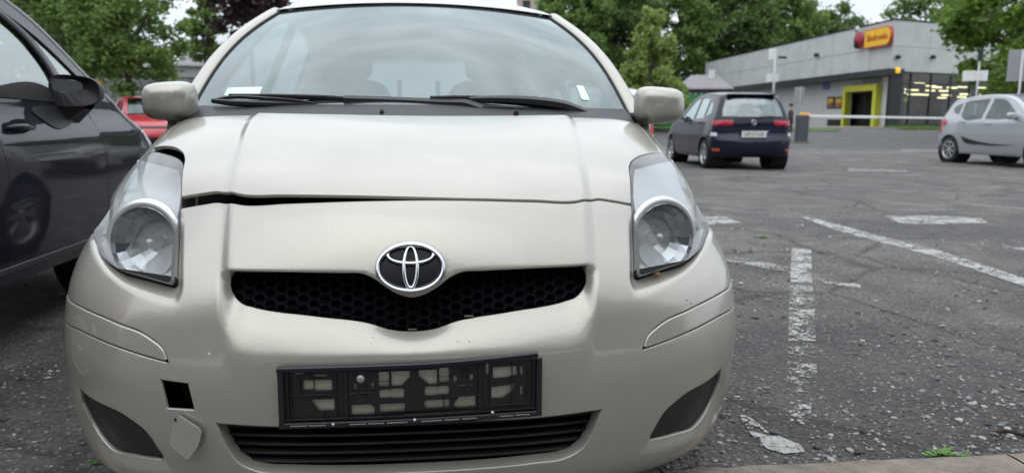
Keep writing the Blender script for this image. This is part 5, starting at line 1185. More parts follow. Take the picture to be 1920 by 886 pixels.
p = atD(1092, 235, 18.0); make_car('white_car', (p[0], p[1], 0), R_(176), 'white car half hidden behind the right wing mirror of the beige hatchback', wh)
# ------------------------------------------------------------------ SHOP BUILDING
M['precast'] = pmat('precast_concrete', (0.47, 0.49, 0.485), rough=0.85, vary=0.10, vscale=0.9, bump=0.1, bscale=8)
M['render'] = pmat('pale_render', (0.56, 0.58, 0.58), rough=0.9, vary=0.08, vscale=0.6)
M['anthracite'] = pmat('anthracite_metal', (0.025, 0.027, 0.032), rough=0.4, metal=0.3)
M['lime'] = pmat('lime_yellow_paint', (0.55, 0.56, 0.05), rough=0.4)
M['shopglass'] = glass_mat('shop_glass', tint=(.62, .68, .66), ior=1.6)
M['darkpanel'] = pmat('grey_panel', (.16, .17, .18), rough=.35, coat=.3)
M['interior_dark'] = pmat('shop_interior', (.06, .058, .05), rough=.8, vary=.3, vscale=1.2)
C0 = atD(1678, 38, 50)[:2]; C1 = atD(1323, 118, 87.6)[:2]; C2 = atD(1935, 57, 55.6)[:2]; ZB, ZT = 0.60, 7.52
bld = empty('shop_building', (C0[0], C0[1], 0), 0, 'long grey concrete supermarket with dark canopy and glazed corner', 'building')
dL = (C1-C0)/np.linalg.norm(C1-C0); dR = (C2-C0)/np.linalg.norm(C2-C0); LL, LR = np.linalg.norm(C1-C0), np.linalg.norm(C2-C0)
nL = np.array((-dL[1], dL[0])); nL = nL if nL @ (CAMP[:2]-C0) > 0 else -nL
nR = np.array((-dR[1], dR[0])); nR = nR if nR @ (CAMP[:2]-C0) > 0 else -nR
FL = lambda a, z, w=0.0: (dL[0]*a+dR[0]*w, dL[1]*a+dR[1]*w, z)       # local to the building root, w = depth inwards
FR = lambda a, z, w=0.0: (dR[0]*a+dL[0]*w, dR[1]*a+dL[1]*w, z)
def onwall(px, py, d, n, out=0.0):
    q = ray(px, py); p0 = C0+n*out; t = ((p0-CAMP[:2]) @ n)/(q[:2] @ n); h = CAMP+q*t; return float((h[:2]-p0) @ d), float(h[2])
wl_ = lambda px, py, out=0.0: onwall(px, py, dL, nL, out); wr_ = lambda px, py, out=0.0: onwall(px, py, dR, nR, out)
def box_on(F, a0, a1, z0, z1, w0, w1, name, mat, parent, bevel=0.0):
    mb = MB(); P = [F(a, z, w) for a in (a0, a1) for z in (z0, z1) for w in (w0, w1)]
    mb.add(P, [(0, 1, 3, 2), (4, 6, 7, 5), (0, 4, 5, 1), (2, 3, 7, 6), (0, 2, 6, 4), (1, 5, 7, 3)]); o = mb.build(name, mat, parent)
    return o
ZC = 4.30                                                          # level of canopy / glazing head
# upper wall as separate precast panels with open joints
wallL = box_on(FL, .05, LL, ZC, ZT-.02, .12, .40, 'upper_wall', M['anthracite'], bld)
n = 14
for i in range(n):
    for j in range(2):
        a0, a1 = LL*i/n+.012, LL*(i+1)/n-.012; z0, z1 = (ZC+.02, 5.86) if j == 0 else (5.89, ZT)
        mb = MB(); P = [FL(a, z, w) for a in (a0, a1) for z in (z0, z1) for w in (0, .12)]; mb.add(P, [(0, 1, 3, 2), (4, 6, 7, 5), (0, 4, 5, 1), (2, 3, 7, 6), (0, 2, 6, 4), (1, 5, 7, 3)]); mb.build('wall_panel', M['precast'], wallL)
wallR = box_on(FR, .05, LR, ZC, ZT-.02, .12, .40, 'upper_wall', M['anthracite'], bld)
n = 4
for i in range(n):
    for j in range(2):
        a0, a1 = LR*i/n+.010, LR*(i+1)/n-.010; z0, z1 = (ZC-.02, 5.86) if j == 0 else (5.88, ZT)
        mb = MB(); P = [FR(a, z, w) for a in (a0, a1) for z in (z0, z1) for w in (0, .12)]; mb.add(P, [(0, 1, 3, 2), (4, 6, 7, 5), (0, 4, 5, 1), (2, 3, 7, 6), (0, 2, 6, 4), (1, 5, 7, 3)]); mb.build('wall_panel', M['precast'], wallR)
for F, L_ in ((FL, LL), (FR, LR)): box_on(F, -.05, L_, ZT, ZT+.10, -.04, .45, 'parapet_cap', M['anthracite'], bld)
# roof slab
mobj('roof', [(*FL(0, 7.2)[:2], 7.2), (*FL(LL, 7.2)[:2], 7.2), (dL[0]*LL+dR[0]*LR, dL[1]*LL+dR[1]*LR, 7.2), (*FR(LR, 7.2)[:2], 7.2)], [(0, 1, 2, 3)], M['darkpanel'], bld)
# lower wall of the long side, set back under the canopy
pa, pz = wl_(1655, 162); pb, _ = wl_(1593, 162); pz1 = wl_(1655, 166)[1]
SB = 1.1
da0, da1 = onwall(1652, 200, dL, nL, -SB)[0], onwall(1600, 200, dL, nL, -SB)[0]
mbw = plate(rrect(.3, ZB-.3, LL, ZC, 0), [rrect(da0, ZB+.02, da1, ZB+2.55)], .25, lambda u, v, w: FL(u, v, SB+w)); mbw.build('lower_wall', M['render'], bld)
box_on(FL, -.15, LL, 4.02, 4.42, -.35, SB+.05, 'canopy', M['anthracite'], bld)
box_on(FL, -.05, .30, ZB-.3, 4.02, .02, SB, 'corner_post', M['anthracite'], bld)
# doorway with its lime frame
dw = .42; fr = MB()
for a0, a1, z0, z1 in ((da0-dw, da0, ZB-.2, ZB+2.55), (da1, da1+dw, ZB-.2, ZB+2.55), (da0-dw, da1+dw, ZB+2.55, ZB+2.97)):
    P = [FL(a, z, w) for a in (a0, a1) for z in (z0, z1) for w in (SB-.55, SB-.003)]; fr.add(P, [(0, 1, 3, 2), (4, 6, 7, 5), (0, 4, 5, 1), (2, 3, 7, 6), (0, 2, 6, 4), (1, 5, 7, 3)])
fr.build('door_frame', M['lime'], bld)
for k in range(2):
    a0, a1 = da0+(da1-da0)*k/2, da0+(da1-da0)*(k+1)/2
    plate(rrect(a0+.01, ZB+.02, a1-.01, ZB+2.5), [rrect(a0+.09, ZB+.12, a1-.09, ZB+2.4)], .05, lambda u, v, w: FL(u, v, SB+.12+w)).build('door_leaf', M['anthracite'], bld)
    mobj('door_glass', [FL(a0+.09, ZB+.12, SB+.14), FL(a1-.09, ZB+.12, SB+.14), FL(a1-.09, ZB+2.4, SB+.14), FL(a0+.09, ZB+2.4, SB+.14)], [(0, 1, 2, 3)], M['shopglass'], bld)
# clerestory lights over the door
for k in range(2):
    a0, a1 = da0-.35+1.35*k, da0+.85+1.35*k
    box_on(FL, a0, a1, ZB+3.06, 3.98, SB-.05, SB-.004, 'transom_window', M['darkpanel'], bld)
# posters, blue sign, trolley bay
M['poster'] = pmat('poster_print', (.30, .10, .07), rough=.5, vary=.7, vscale=1.8); M['yellowprint'] = pmat('yellow_print', (.65, .45, .03), rough=.5)
for px0, px1 in ((1558, 1571), (1573, 1587)):
    a0, a1 = onwall(px1, 190, dL, nL, -SB)[0], onwall(px0, 190, dL, nL, -SB)[0]; z1, z0 = onwall(px1, 181, dL, nL, -SB)[1], onwall(px1, 203, dL, nL, -SB)[1]
    po = box_on(FL, a0, a1, z0, z1, SB-.09, SB-.004, 'poster_frame', M['anthracite'], bld); box_on(FL, a0+.1, a1-.1, z0+.1, z1-.1, SB-.10, SB-.088, 'poster', M['poster'], po)
    box_on(FL, a0+.15, a1-.15, z1-.45, z1-.15, SB-.106, SB-.101, 'poster_heading', M['yellowprint'], po)
a0, z0 = onwall(1562, 168, dL, nL, -SB); a1, z1 = onwall(1549, 157, dL, nL, -SB); box_on(FL, a0, a1, z0, z1, SB-.06, SB-.004, 'wall_sign', pmat('blue_sign', (.10, .16, .42), rough=.4), bld)
a0, a1 = onwall(1592, 220, dL, nL, -SB)[0], onwall(1566, 220, dL, nL, -SB)[0]; box_on(FL, a0, a1, ZB, ZB+.55, SB-.5, SB-.01, 'bench_box', M['anthracite'], bld)
# glazed corner: mullions, head panels, panes
plate(rrect(.0, ZB-.3, LR, ZC-.02), [rrect(.12+(LR-.12)*k/7, ZB+.25, (LR-.12)*(k+1)/7+.02, 3.45) for k in range(7)]+[rrect(.12+(LR-.12)*k/7, 3.55, (LR-.12)*(k+1)/7+.02, 4.2) for k in range(7)], .12, lambda u, v, w: FR(u, v, .10+w)).build('glazing_frame', M['anthracite'], bld)
for k in range(7):
    a0, a1 = .10+(LR-.12)*k/7, (LR-.12)*(k+1)/7+.04
    for z0, z1, mt, nm in ((ZB+.23, 3.47, 'shopglass', 'shop_window'), (3.53, 4.22, 'shopglass', 'fanlight')):
        mobj(nm, [FR(a0, z0, .16), FR(a1, z0, .16), FR(a1, z1, .16), FR(a0, z1, .16)], [(0, 1, 2, 3)], M[mt], bld)
# sales floor behind the glass: walls, ceiling lamps that are on, shelves
IN = 11.0
q = [FR(1.8, 0, .3), FR(LR, 0, .3), FR(LR, 0, IN), FR(1.8, 0, IN)]
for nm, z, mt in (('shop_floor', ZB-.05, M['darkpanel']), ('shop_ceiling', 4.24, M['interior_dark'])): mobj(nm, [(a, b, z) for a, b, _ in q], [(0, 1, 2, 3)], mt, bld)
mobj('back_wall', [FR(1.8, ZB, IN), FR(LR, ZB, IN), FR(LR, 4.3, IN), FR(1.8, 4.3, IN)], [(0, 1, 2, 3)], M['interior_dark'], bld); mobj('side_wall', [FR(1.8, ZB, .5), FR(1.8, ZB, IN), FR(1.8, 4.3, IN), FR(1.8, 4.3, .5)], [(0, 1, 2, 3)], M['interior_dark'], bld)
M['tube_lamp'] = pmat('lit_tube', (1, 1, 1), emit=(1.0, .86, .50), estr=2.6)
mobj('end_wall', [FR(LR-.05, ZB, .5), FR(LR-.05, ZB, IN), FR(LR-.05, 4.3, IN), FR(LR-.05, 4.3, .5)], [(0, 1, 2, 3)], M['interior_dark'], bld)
rl = random.Random(5)
for w in (2.0, 4.2, 6.5, 9.0):
    for k in range(7):
        a = 2.1+k*1.75+rl.uniform(-.3, .3); lz = 3.62-.22*rl.randint(0, 3)
        P = [FR(a, lz, w), FR(a+1.0, lz, w), FR(a+1.0, lz, w+.16), FR(a, lz, w+.16), FR(a, lz+.1, w), FR(a+1.0, lz+.1, w), FR(a+1.0, lz+.1, w+.16), FR(a, lz+.1, w+.16)]
        mobj('ceiling_lamp', P, [(0, 1, 2, 3), (4, 7, 6, 5), (0, 4, 5, 1), (2, 6, 7, 3), (0, 3, 7, 4), (1, 5, 6, 2)], M['tube_lamp'], bld)
for k in range(4):
    a = 2.2+k*2.8; sh = box_on(FR, a, a+2.3, ZB, ZB+1.9, 3.0+(k % 2)*1.5, 3.7+(k % 2)*1.5, 'shelf_unit', pmat('shelf_goods', [(.05, .09, .06), (.10, .05, .04), (.04, .06, .09), (.11, .09, .04)][k], rough=.7, vary=.7, vscale=2.5), bld)
box_on(FR, 1.9, 2.9, 2.35, 2.65, 1.2, 1.26, 'hanging_banner', M['yellowprint'], bld)
# wall lamps: amber siren on the corner, two floodlights
a, z = wr_(1684, 133, .15); MB().lathe([(0.0, .22), (.14, .20), (.17, .08), (.17, -.12), (.10, -.16)], FR(a, z, -.17), (0, 0, 1), 16).build('amber_lamp', pmat('amber_lens', (.75, .42, .02), rough=.25, emit=(1, .6, .05), estr=.5), bld, smooth=True)
for px in (1686, 1752):
    a, z = wr_(px, 107, .2); MB().box(FR(a, z, -.18), (.30, .22, .22), bevel=.03, rx=.5).build('floodlight', M['anthracite'], bld)
a, z = wl_(1535, 104); MB().box(FL(a, z, -.25), (.3, .3, .3), bevel=.04).build('floodlight', M['anthracite'], bld)
# roof-edge sign: yellow capsule with red lettering next to a red disc
sg = empty('shop_sign', (0, 0, 0), 0); sg.parent = bld
sa, sz0 = wl_(1669, 85, .3); sb, sz1 = wl_(1622, 54, .3); smid = (sa+sb)/2; zc_ = 6.55; hw, hh = (sb-sa)/2, .62
pl = [(smid-hw+.0, zc_-hh), (smid-hw, zc_+hh)]
out = []
for k in range(13): q = R_(-90+180*k/12); out.append((smid-hw+hh*.9-hh*.9*math.cos(q), zc_+hh*math.sin(q)))
capsule = np.array([(smid+hw, zc_-hh), (smid+hw, zc_+hh)]+out[::-1])
bo = plate(ccw(capsule), [], .25, lambda u, v, w: FL(u, v, -.38+w)).build('sign_border', pmat('sign_red', (.45, .02, .02), rough=.35), sg)
ins = offset_poly(ccw(capsule), .07); plate(ins, [], .04, lambda u, v, w: FL(u, v, -.41+w)).build('sign_face', pmat('sign_yellow', (.80, .47, .01), rough=.35), sg)
rotz = math.atan2(-dL[1], -dL[0])
cpos = FL(smid, zc_, -.43); text_mesh('sign_text', 'Biedronka', .62, pmat('sign_letter', (.50, .10, .01), rough=.4), sg, cpos, (R_(90), 0, rotz), sx=1.0, ext=.015)
ra, rz_ = wl_(1609, 72, .3); G = FL(ra, zc_+.05, -.40)
axn = (nL[0], nL[1], 0); MB().lathe([(0, .16), (.35, .12), (.55, .03), (.60, -.12)], G, axn, 28).build('sign_disc', pmat('disc_red', (.30, .012, .03), rough=.35), sg, smooth=True)
MB().lathe([(0, .2), (.22, .18), (.30, .10)], (G[0], G[1], G[2]-.28), axn, 20).build('disc_dot', M['matte'], sg, smooth=True)
MB().lathe([(0, .2), (.20, .18), (.27, .10)], (G[0], G[1], G[2]+.72), axn, 20).build('disc_cap', M['satin'], sg, smooth=True)

# ------------------------------------------------------------------ BARRIER, SIGNS, PERSON
p = atD(1502, 262, 34); bg = float(gh(p[0], p[1])); br = empty('barrier_gate', (p[0], p[1], bg), 0, 'car park barrier with grey cabinet and white boom lowered across the drive', 'barrier')
MB().box((0, 0, .62), (.46, .40, 1.24), bevel=.03).build('cabinet', pmat('cabinet_grey', (.06, .066, .075), rough=.5, vary=.15), br)
MB().box((0, 0, .03), (.6, .55, .06), bevel=.01).build('plinth', M['concrete'], br)
e = atD(1772, 222, 32); s_ = atD(1505, 217.5, 34)
sl = Vector(s_)-Vector(br.location); el = Vector(e)-Vector(br.location); md = sl.lerp(el, .5)
hubo = MB().box((sl.x, sl.y-.22, sl.z-.01), (.50, .14, .26), bevel=.03).build('boom_clamp', pmat('orange_clamp', (.80, .36, .02), rough=.4), br)
M['boomwhite'] = pmat('boom_white', (.75, .75, .74), rough=.4)
dv_ = (el-sl); ln = dv_.length; an = math.atan2(dv_.y, dv_.x); ty = -math.asin(dv_.z/ln)
for k, (f0, f1, h) in enumerate(((.0, .52, .11), (.52, 1.0, .085))):
    c = sl.lerp(el, (f0+f1)/2); MB().box((c.x, c.y-.22, c.z), (ln*(f1-f0), .05, h), rz=an, ry=ty, bevel=.012).build('boom', M['boomwhite'], br)
MB().lathe([(0, .12), (.06, .10), (.08, 0)], (-.05, 0, 1.24), (0, 0, 1), 14).build('signal_lamp', pmat('orange_signal', (.75, .33, .02), rough=.3), br, smooth=True)
M['galv'] = pmat('galvanised', (.42, .43, .44), rough=.45, metal=.5); M['signback'] = pmat('sign_back', (.30, .31, .32), rough=.5, metal=.3); M['signwhite'] = pmat('sign_white', (.74, .74, .73), rough=.45)
def post_sign(name, px, ptop, pbot, D, plates, label, mat='galv', r=.035, extra=None):
    b = atD(px, 228, D); z0 = float(gh(b[0], b[1])); o = empty(name, (b[0], b[1], z0), 0, label, 'sign'); top = atD(px, ptop, D)[2]-z0
    MB().tube([(0, 0, -.1), (0, 0, top)], r, 10).build('post', M[mat], o, smooth=True)
    vx = math.atan2(b[0]-CAMP[0], b[1]-CAMP[1])
    for (x0, y0, x1, y1, mt) in plates:
        A = atD((x0+x1)/2, (y0+y1)/2, D)-np.array(o.location); w = abs(x1-x0)/FPX*D; h = abs(y1-y0)/FPX*D
        MB().box((A[0], A[1]-.05, A[2]), (w, .02, h), rz=-vx, bevel=.006).build('sign_plate', M[mt], o)
    if extra: extra(o, top)
    return o
post_sign('parking_sign', 1447, 92, 200, 42, [(1437, 139, 1458, 154, 'signwhite'), (1441, 92, 1452, 112, 'signwhite')], 'white pole with small white plates above the blue car', 'galv', .07,
          lambda o, t: MB().box((.35, -.1, t-.5), (.45, .12, .12), bevel=.02).build('camera_arm', M['anthracite'], o))
post_sign('traffic_sign', 1498, 163, 240, 37, [(1489, 164, 1506, 196, 'signback')], 'grey back of a traffic sign just right of the blue car', 'signback', .022)
post_sign('notice_sign', 1826, 100, 240, 29, [(1806, 133, 1847, 152, 'signwhite')], 'wide white notice board on a thin post above the silver car', 'galv', .035,
          lambda o, t: MB().box((0, -.03, t-.1), (.20, .05, .42), bevel=.02).build('post_lamp', M['anthracite'], o))
post_sign('board_sign', 1905, 95, 240, 24, [(1892, 94, 1950, 152, 'signback')], 'large grey sign board at the right edge beneath the tree')
# person walking behind the barrier
def person(loc, rz, label, shirt, trousers):
    o = empty('person', loc, rz, label, 'person')
    J = {'pel': (0, 0, .92, .13), 'che': (0, 0, 1.28, .155), 'nek': (0, .0, 1.47, .06), 'hd1': (0, -.02, 1.58, .085), 'hd2': (0, -.015, 1.68, .085),
         'sL': (.17, 0, 1.40, .07), 'eL': (.23, .02, 1.13, .048), 'hL': (.23, -.10, .90, .035), 'sR': (-.17, 0, 1.40, .07), 'eR': (-.23, .03, 1.13, .048), 'hR': (-.22, -.05, .88, .035),
         'kL': (.10, -.05, .50, .065), 'aL': (.10, .02, .09, .045), 'tL': (.10, -.13, .04, .04), 'kR': (-.10, -.02, .50, .065), 'aR': (-.10, .12, .10, .045), 'tR': (-.10, .0, .04, .04), 'hipL': (.09, 0, .86, .09), 'hipR': (-.09, 0, .86, .09)}
    E = [('pel', 'che'), ('che', 'nek'), ('nek', 'hd1'), ('hd1', 'hd2'), ('che', 'sL'), ('sL', 'eL'), ('eL', 'hL'), ('che', 'sR'), ('sR', 'eR'), ('eR', 'hR'), ('pel', 'hipL'), ('hipL', 'kL'), ('kL', 'aL'), ('aL', 'tL'), ('pel', 'hipR'), ('hipR', 'kR'), ('kR', 'aR'), ('aR', 'tR')]
    ks = list(J); me = bpy.data.meshes.new('body'); me.from_pydata([J[k][:3] for k in ks], [(ks.index(a), ks.index(b)) for a, b in E], [])
    b = bpy.data.objects.new('body', me); COL.objects.link(b); b.parent = o
    b.modifiers.new('skin', 'SKIN'); 
    for i, k in enumerate(ks): me.skin_vertices[0].data[i].radius = (J[k][3], J[k][3]*.85)
    me.skin_vertices[0].data[0].use_root = True
    b.modifiers.new('sub', 'SUBSURF').levels = 2
    # colours by height on the body: shoes, trousers, top, skin
    m, nt, bs = new_mat('person_colours'); tc = nd(nt, 'ShaderNodeTexCoord'); sp = nd(nt, 'ShaderNodeSeparateXYZ'); nt.links.new(tc.outputs['Object'], sp.inputs[0]); mr = nd(nt, 'ShaderNodeMath', operation='DIVIDE'); mr.inputs[1].default_value = 1.8; nt.links.new(sp.outputs['Z'], mr.inputs[0])
    r = ramp(nt, mr.outputs[0], [(0, (.02, .02, .02)), (.06, trousers), (.51, shirt), (.825, (.42, .26, .19))]); r.color_ramp.interpolation = 'CONSTANT'; nt.links.new(r.outputs['Color'], bs.inputs['Base Color']); bs.inputs['Roughness'].default_value = .8
    me.materials.append(m)
    mb = MB(); ellipsoid_box(mb, (0, .01, 1.705), (.18, .21, .17), e=1.0, nth=8, nph=14); mb.build('hair', pmat('brown_hair', (.07, .03, .02), rough=.8), o, smooth=True)
p = atD(1482, 228, 36); person((p[0], p[1], float(gh(p[0], p[1]))), R_(80), 'person in dark top walking behind the blue car by the barrier cabinet', (.05, .03, .03), (.02, .022, .03))

# ------------------------------------------------------------------ LOW HOUSE, FENCES, FAR BLOCKS
M['rooftile'] = pmat('grey_roof', (.22, .21, .215), rough=.8, vary=.15, vscale=1.5)
def house(name, px0, px1, D, eave_py, ridge_py, label, wall=(.36, .36, .35), depth=8.0, roof=None):
    a, b = atD(px0, 228, D), atD(px1, 228, D); c = (a+b)/2; w = np.linalg.norm(b-a); z0 = float(gh(c[0], c[1])); ze = atD((px0+px1)/2, eave_py, D)[2]; zr = atD((px0+px1)/2, ridge_py, D)[2]
    vx = math.atan2(c[0]-CAMP[0], c[1]-CAMP[1]); o = empty(name, (c[0], c[1], 0), -vx, label, 'house')
    MB().box((0, depth/2, (z0-.5+ze)/2), (w*.94, depth*.94, ze-z0+.5)).build('wall', pmat(name+'_wall', wall, rough=.9, vary=.1, vscale=.5), o)
    mb = MB(); ow, od = w/2, depth/2
    mb.add([(-ow, 0, ze-.1), (ow, 0, ze-.1), (ow, depth, ze-.1), (-ow, depth, ze-.1), (-ow*.45, od, zr), (ow*.45, od, zr)], [(0, 1, 5, 4), (1, 2, 5), (2, 3, 4, 5), (3, 0, 4), (0, 3, 2, 1)]); rf = mb.build('roof', roof or M['rooftile'], o)
    MB().box((ow*.25, od*.8, zr-.1), (.5, .5, .9)).build('chimney', M['render'], rf)
    for k in range(3):
        x = -ow*.6+ow*.6*k; wd = MB().box((x, depth*.03-.03, ze-1.4), (1.0, .1, 1.2)).build('window', M['anthracite'], o)
        MB().box((x, depth*.03-.086, ze-1.4), (.84, .02, 1.04)).build('pane', M['darkpanel'], wd)
    return o
house('low_house', 1262, 1372, 62, 165, 136, 'low dark walled house with grey hipped roof left of the shop', wall=(.05, .052, .055))
house('grey_house', 335, 420, 48, 122, 92, 'pale house with grey roof behind the left trees', depth=9)
def fence(px0, px1, D, ptop, name, label, col, n=9):
    a, b = atD(px0, 228, D), atD(px1, 228, D); z0 = float(gh(*((a+b)/2)[:2])); ht = atD(px0, ptop, D)[2]-z0; o = empty(name, (a[0], a[1], z0), math.atan2(b[1]-a[1], b[0]-a[0]), label, 'fence'); L_ = np.linalg.norm((b-a)[:2])
    m = pmat(name+'_paint', col, rough=.6, vary=.1, vscale=2)
    for k in range(n):
        x0, x1 = L_*k/n+.02, L_*(k+1)/n-.02; MB().box(((x0+x1)/2, 0, ht/2), (x1-x0, .05, ht), bevel=.008).build('panel', m, o)
    for k in range(n+1): MB().box((L_*k/n, .06, ht/2+.03), (.08, .07, ht+.06)).build('post', M['galv'], o)
fence(1225, 1325, 45, 176, 'green_fence', 'bright green metal fence between the conical tree and the blue car', (.02, .20, .05))
fence(120, 352, 30, 150, 'concrete_fence', 'pale grey concrete fence behind the red car', (.34, .34, .345), n=14)
# yellow and red advert hung on the concrete fence
p = atD(184, 155, 29.7); vx = math.atan2(p[0], p[1]); o = empty('advert_board', p, -vx, 'small yellow and red advert board on the concrete fence', 'sign')
MB().box((0, 0, 0), (.42, .03, .22), bevel=.006).build('board', pmat('ad_red', (.45, .05, .03), rough=.5), o); MB().box((0, -.02, .02), (.34, .02, .12)).build('board_print', M['yellowprint'], o)
def block(px0, px1, D, ptop, label, col):
    a, b = atD(px0, 228, D), atD(px1, 228, D); c = (a+b)/2; w = np.linalg.norm((b-a)[:2]); zt_ = atD(px0, ptop, D)[2]; o = empty('apartment_block', (c[0], c[1], 0), -math.atan2(c[0], c[1]), label, 'building'); m = pmat('block_render', col, rough=.9, vary=.06, vscale=.1)
    MB().box((0, 6, zt_/2), (w, 12, zt_)).build('wall', m, o); MB().box((0, 6, zt_+.2), (w+.6, 12.6, .4)).build('roof', M['darkpanel'], o)
    for i in range(int(w/3)):
        for j in range(int(zt_/3)-1):
            if zt_-2-j*3 > 9: MB().box((-w/2+1.8+i*3, -.03, zt_-2-j*3), (1.4, .1, 1.5)).build('window', M['anthracite'], o)
block(968, 1040, 150, -6, 'pinkish apartment block showing above the beige car roof', (.42, .33, .30))

block(640, 960, 46, 112, 'pale low building glimpsed through the rear window of the beige car', (.55, .57, .57))
# ------------------------------------------------------------------ TREES
def leaf_mat(name, dark, light, trans=.5):
    m, nt, b = new_mat(name); L = nt.links.new; g = nd(nt, 'ShaderNodeNewGeometry'); r = ramp(nt, g.outputs['Random Per Island'], [(0, dark), (.6, tuple((a+c)/2 for a, c in zip(dark, light))), (1, light)])
    L(r.outputs['Color'], b.inputs['Base Color']); b.inputs['Roughness'].default_value = .55; b.inputs['Specular IOR Level'].default_value = .3
    t = nd(nt, 'ShaderNodeBsdfTranslucent'); L(r.outputs['Color'], t.inputs['Color']); mx = nd(nt, 'ShaderNodeMixShader'); mx.inputs[0].default_value = trans
    L(b.outputs[0], mx.inputs[1]); L(t.outputs[0], mx.inputs[2]); L(mx.outputs[0], nt.nodes['Material Output'].inputs['Surface']); return m
M['leaf'] = leaf_mat('green_leaf', (.095, .16, .045), (.28, .42, .12)); M['leaf_bright'] = leaf_mat('bright_leaf', (.07, .14, .02), (.23, .36, .06)); M['leaf_deep'] = leaf_mat('deep_leaf', (.065, .11, .036), (.21, .31, .10))
M['leaf_purple'] = leaf_mat('purple_leaf', (.022, .013, .016), (.085, .045, .052), .2); M['leaf_cone'] = leaf_mat('hornbeam_leaf', (.17, .24, .06), (.42, .52, .17))
M['bark'] = pmat('bark', (.075, .062, .052), rough=.95, vary=.35, vscale=6, bump=.5, bscale=20)
def tree(px, D, h, cr, ch, mat, label, seed, n=5000, leaf=.16, clumps=60, shape='round', base=None, name='tree', lean=0.0, off=(0, 0), zb=None, group=None, pos=None):
    r = np.random.RandomState(seed); p = atD(px, 228, D) if pos is None else np.array(pos); z0 = float(gh(p[0], p[1])); o = empty(name, (p[0], p[1], z0), 0, label, 'tree', group)
    cz = h-ch/2; mb = MB(); tr = cr*.055+.06
    tp = [(0, 0, -.2), (r.normal(0, .05), r.normal(0, .05), h*.25), (r.normal(0, .15)+lean*.5, r.normal(0, .15), h*.55), (lean+r.normal(0, .2), r.normal(0, .2), h*.9)]
    mb.tube(smooth_poly3(tp, 4), np.linspace(tr, tr*.25, 13), 8)
    # clump centres inside the crown volume
    cl = []
    while len(cl) < clumps:
        q = r.uniform(-1, 1, 3)
        if shape == 'cone':
            zz = (q[2]+1)/2; rad = (1-zz)**.75*.95+.06
            if zz < .12: rad *= .5+4*zz
            if math.hypot(q[0], q[1]) > rad: continue
            k = max(.35, math.hypot(q[0], q[1])/rad)
        else:
            d = np.linalg.norm(q)
            if d > 1 or d < .45 and r.rand() < .75: continue
            if q[2] < -.6 and r.rand() < .5: continue
        cl.append(np.array([q[0]*cr+off[0]*(q[2]+1)/2, q[1]*cr+off[1], cz+q[2]*ch/2]))
    for c in cl[:min(26, clumps)]:
        k = r.uniform(.3, .75); s0 = np.array(tp[1])*(1-k)+np.array(tp[3])*k; m_ = (s0+c)/2+np.array([0, 0, -.1*cr]); mb.tube([tuple(s0), tuple(m_), tuple(c)], [tr*.35, tr*.22, tr*.06], 5, cap=False)
    mb.build('trunk', M['bark'], o, smooth=True)
    cs = (cr*cr*ch/clumps)**(1/3)*(.62 if shape == 'round' else .50)
    # leaves
    ci = r.randint(0, clumps, n); C_ = np.array(cl)[ci]; sz = np.array([r.uniform(.7, 1.3) for _ in range(clumps)])[ci]
    P = C_+r.normal(0, 1, (n, 3))*cs*np.array([.55, .55, .42])*sz[:, None]
    a = r.normal(0, 1, (n, 3)); a[:, 2] *= .6; a /= np.linalg.norm(a, axis=1, keepdims=True); b = np.cross(a, r.normal(0, 1, (n, 3))); b /= np.maximum(np.linalg.norm(b, axis=1, keepdims=True), 1e-6)
    l = leaf*r.uniform(.6, 1.4, (n, 1)); A, B = a*l, b*l*.55
    V = np.stack([P-A, P-B*.9-A*.1, P+A, P+B*.9-A*.1], 1).reshape(-1, 3)
    me = bpy.data.meshes.new('crown'); me.vertices.add(4*n); me.vertices.foreach_set('co', V.ravel()); me.loops.add(4*n); me.loops.foreach_set('vertex_index', np.arange(4*n)); me.polygons.add(n); me.polygons.foreach_set('loop_start', np.arange(n)*4); me.polygons.foreach_set('loop_total', np.full(n, 4)); me.update(); me.validate()
    me.materials.append(M[mat]); c = bpy.data.objects.new('crown', me); COL.objects.link(c); c.parent = o
    return o
TG = 'trees around the car park'
tree(130, 27, 11.5, 2.7, 9.6, 'leaf', 'large mid green tree at left above the charcoal car', 1, 24000, .10, 130, group=TG)
tree(252, 24, 5.9, 1.6, 4.3, 'leaf', 'loose hanging green tree between the charcoal car and left mirror', 2, 17000, .075, 100, group=TG)
tree(474, 38, 10.6, 2.0, 6.8, 'leaf_purple', 'dark purple leaved tree left of the windscreen', 3, 10000, .13, 70, group=TG)
tree(393, 44, 7.2, 0.95, 4.4, 'leaf', 'small green tree between the purple tree and left trees', 4, 5000, .13, 40, group=TG)
tree(22, 46, 13.0, 3.0, 8.0, 'leaf_purple', 'dark reddish tree in the top left corner', 5, 7000, .18, 60, group=TG)
tree(1217, 42, 6.9, 2.15, 6.5, 'leaf_cone', 'pale green conical tree right of the windscreen', 6, 26000, .11, 190, 'cone', group=TG)
for k, (px, D, h, cr, lab) in enumerate(((1075, 88, 16.5, 4.6, 'tall green tree directly behind the roof of the beige car'), (1160, 92, 17.5, 5.0, 'tall gappy green tree behind the conical tree'), (1265, 96, 18.5, 5.2, 'tall green tree just right of the conical tree top'),
        (1365, 98, 19.0, 5.4, 'broad tall green tree above the low house'), (1455, 102, 18.8, 5.4, 'broad green tree above the far end of the shop roof'), (1545, 108, 16.2, 5.2, 'green tree whose top dips towards the shop sign'))):
    tree(px, D, h, cr, h*.82, 'leaf_deep' if k % 2 else 'leaf', lab, 10+k, 21000, .27, 150, group=TG)
tree(1720, 78, 13.8, 4.0, 8.0, 'leaf', 'green tree behind the corner of the shop roof', 20, 6500, .22, 60, group=TG)
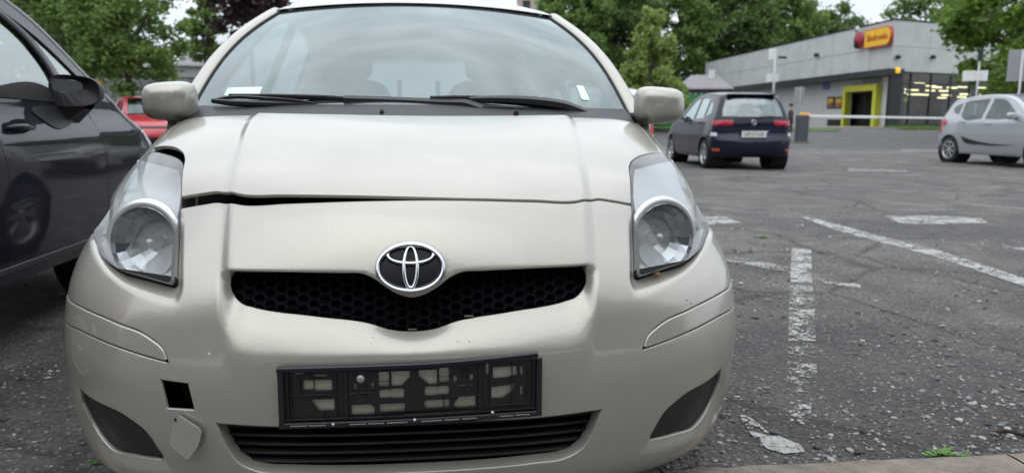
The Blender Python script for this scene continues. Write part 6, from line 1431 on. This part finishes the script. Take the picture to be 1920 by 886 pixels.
tree(1800, 86, 14.8, 4.2, 9.0, 'leaf_deep', 'dark green tree behind the right end of the shop roof', 21, 6500, .22, 60, group=TG)
tree(1905, 34, 9.4, 3.0, 7.6, 'leaf_bright', 'bright green maple overhanging the right end of the shop', 22, 11000, .15, 80, group=TG)
tree(1960, 45, 6.5, 3.4, 6.2, 'leaf', 'dense green tree low behind the silver car', 23, 8000, .16, 60, group=TG)
for k, (px, lab) in enumerate(((700, 'green tree behind the left half of the windscreen'), (820, 'green tree seen through the middle of the rear window'), (985, 'green tree behind the right half of the windscreen'))): tree(px, 60+6*k, 7.0, 2.6, 6.0, 'leaf', lab, 30+k, 4000, .2, 40, group=TG)
for k, (px, D, lab) in enumerate(((60, 55, 'far green tree showing through the window of the charcoal car'), (175, 58, 'far green tree behind the concrete fence left of the red car'), (265, 52, 'far dark green tree behind the red car'), (355, 56, 'far dark green tree next to the left wing mirror'))): tree(px, D*1.0, (8.5, 8.0, 5.0, 4.0)[k], (4.2, 4.0, 3.2, 2.6)[k], (8.2, 7.6, 4.8, 3.8)[k], 'leaf_deep', lab, 40+k, 9000, .17, 80, group=TG)
# unseen trees behind the photographer, mirrored in lamps, raised to darken the bumper
r = np.random.RandomState(77); n = 26000; x = r.uniform(-34, 34, n); top = 8.6+1.6*np.sin(x*.45)+1.0*np.sin(x*1.3+1); z = r.uniform(0.1, 1, n)**.8*top; y = -8.5+r.normal(0, 1.2, n); P = np.stack([x, y, z], 1)
a = r.normal(0, 1, (n, 3)); a /= np.linalg.norm(a, axis=1, keepdims=True); b = np.cross(a, r.normal(0, 1, (n, 3))); b /= np.linalg.norm(b, axis=1, keepdims=True); l = .32; V = np.stack([P-a*l, P-b*l*.6, P+a*l, P+b*l*.6], 1).reshape(-1, 3)
tag(mobj('unseen_tree_row', V, np.arange(4*n).reshape(n, 4), leaf_mat('unseen_tree_leaf', (.02, .04, .012), (.07, .12, .03), .2)), 'unseen row of green trees behind the photographer, mirrored in the headlights', 'trees', kind='stuff')
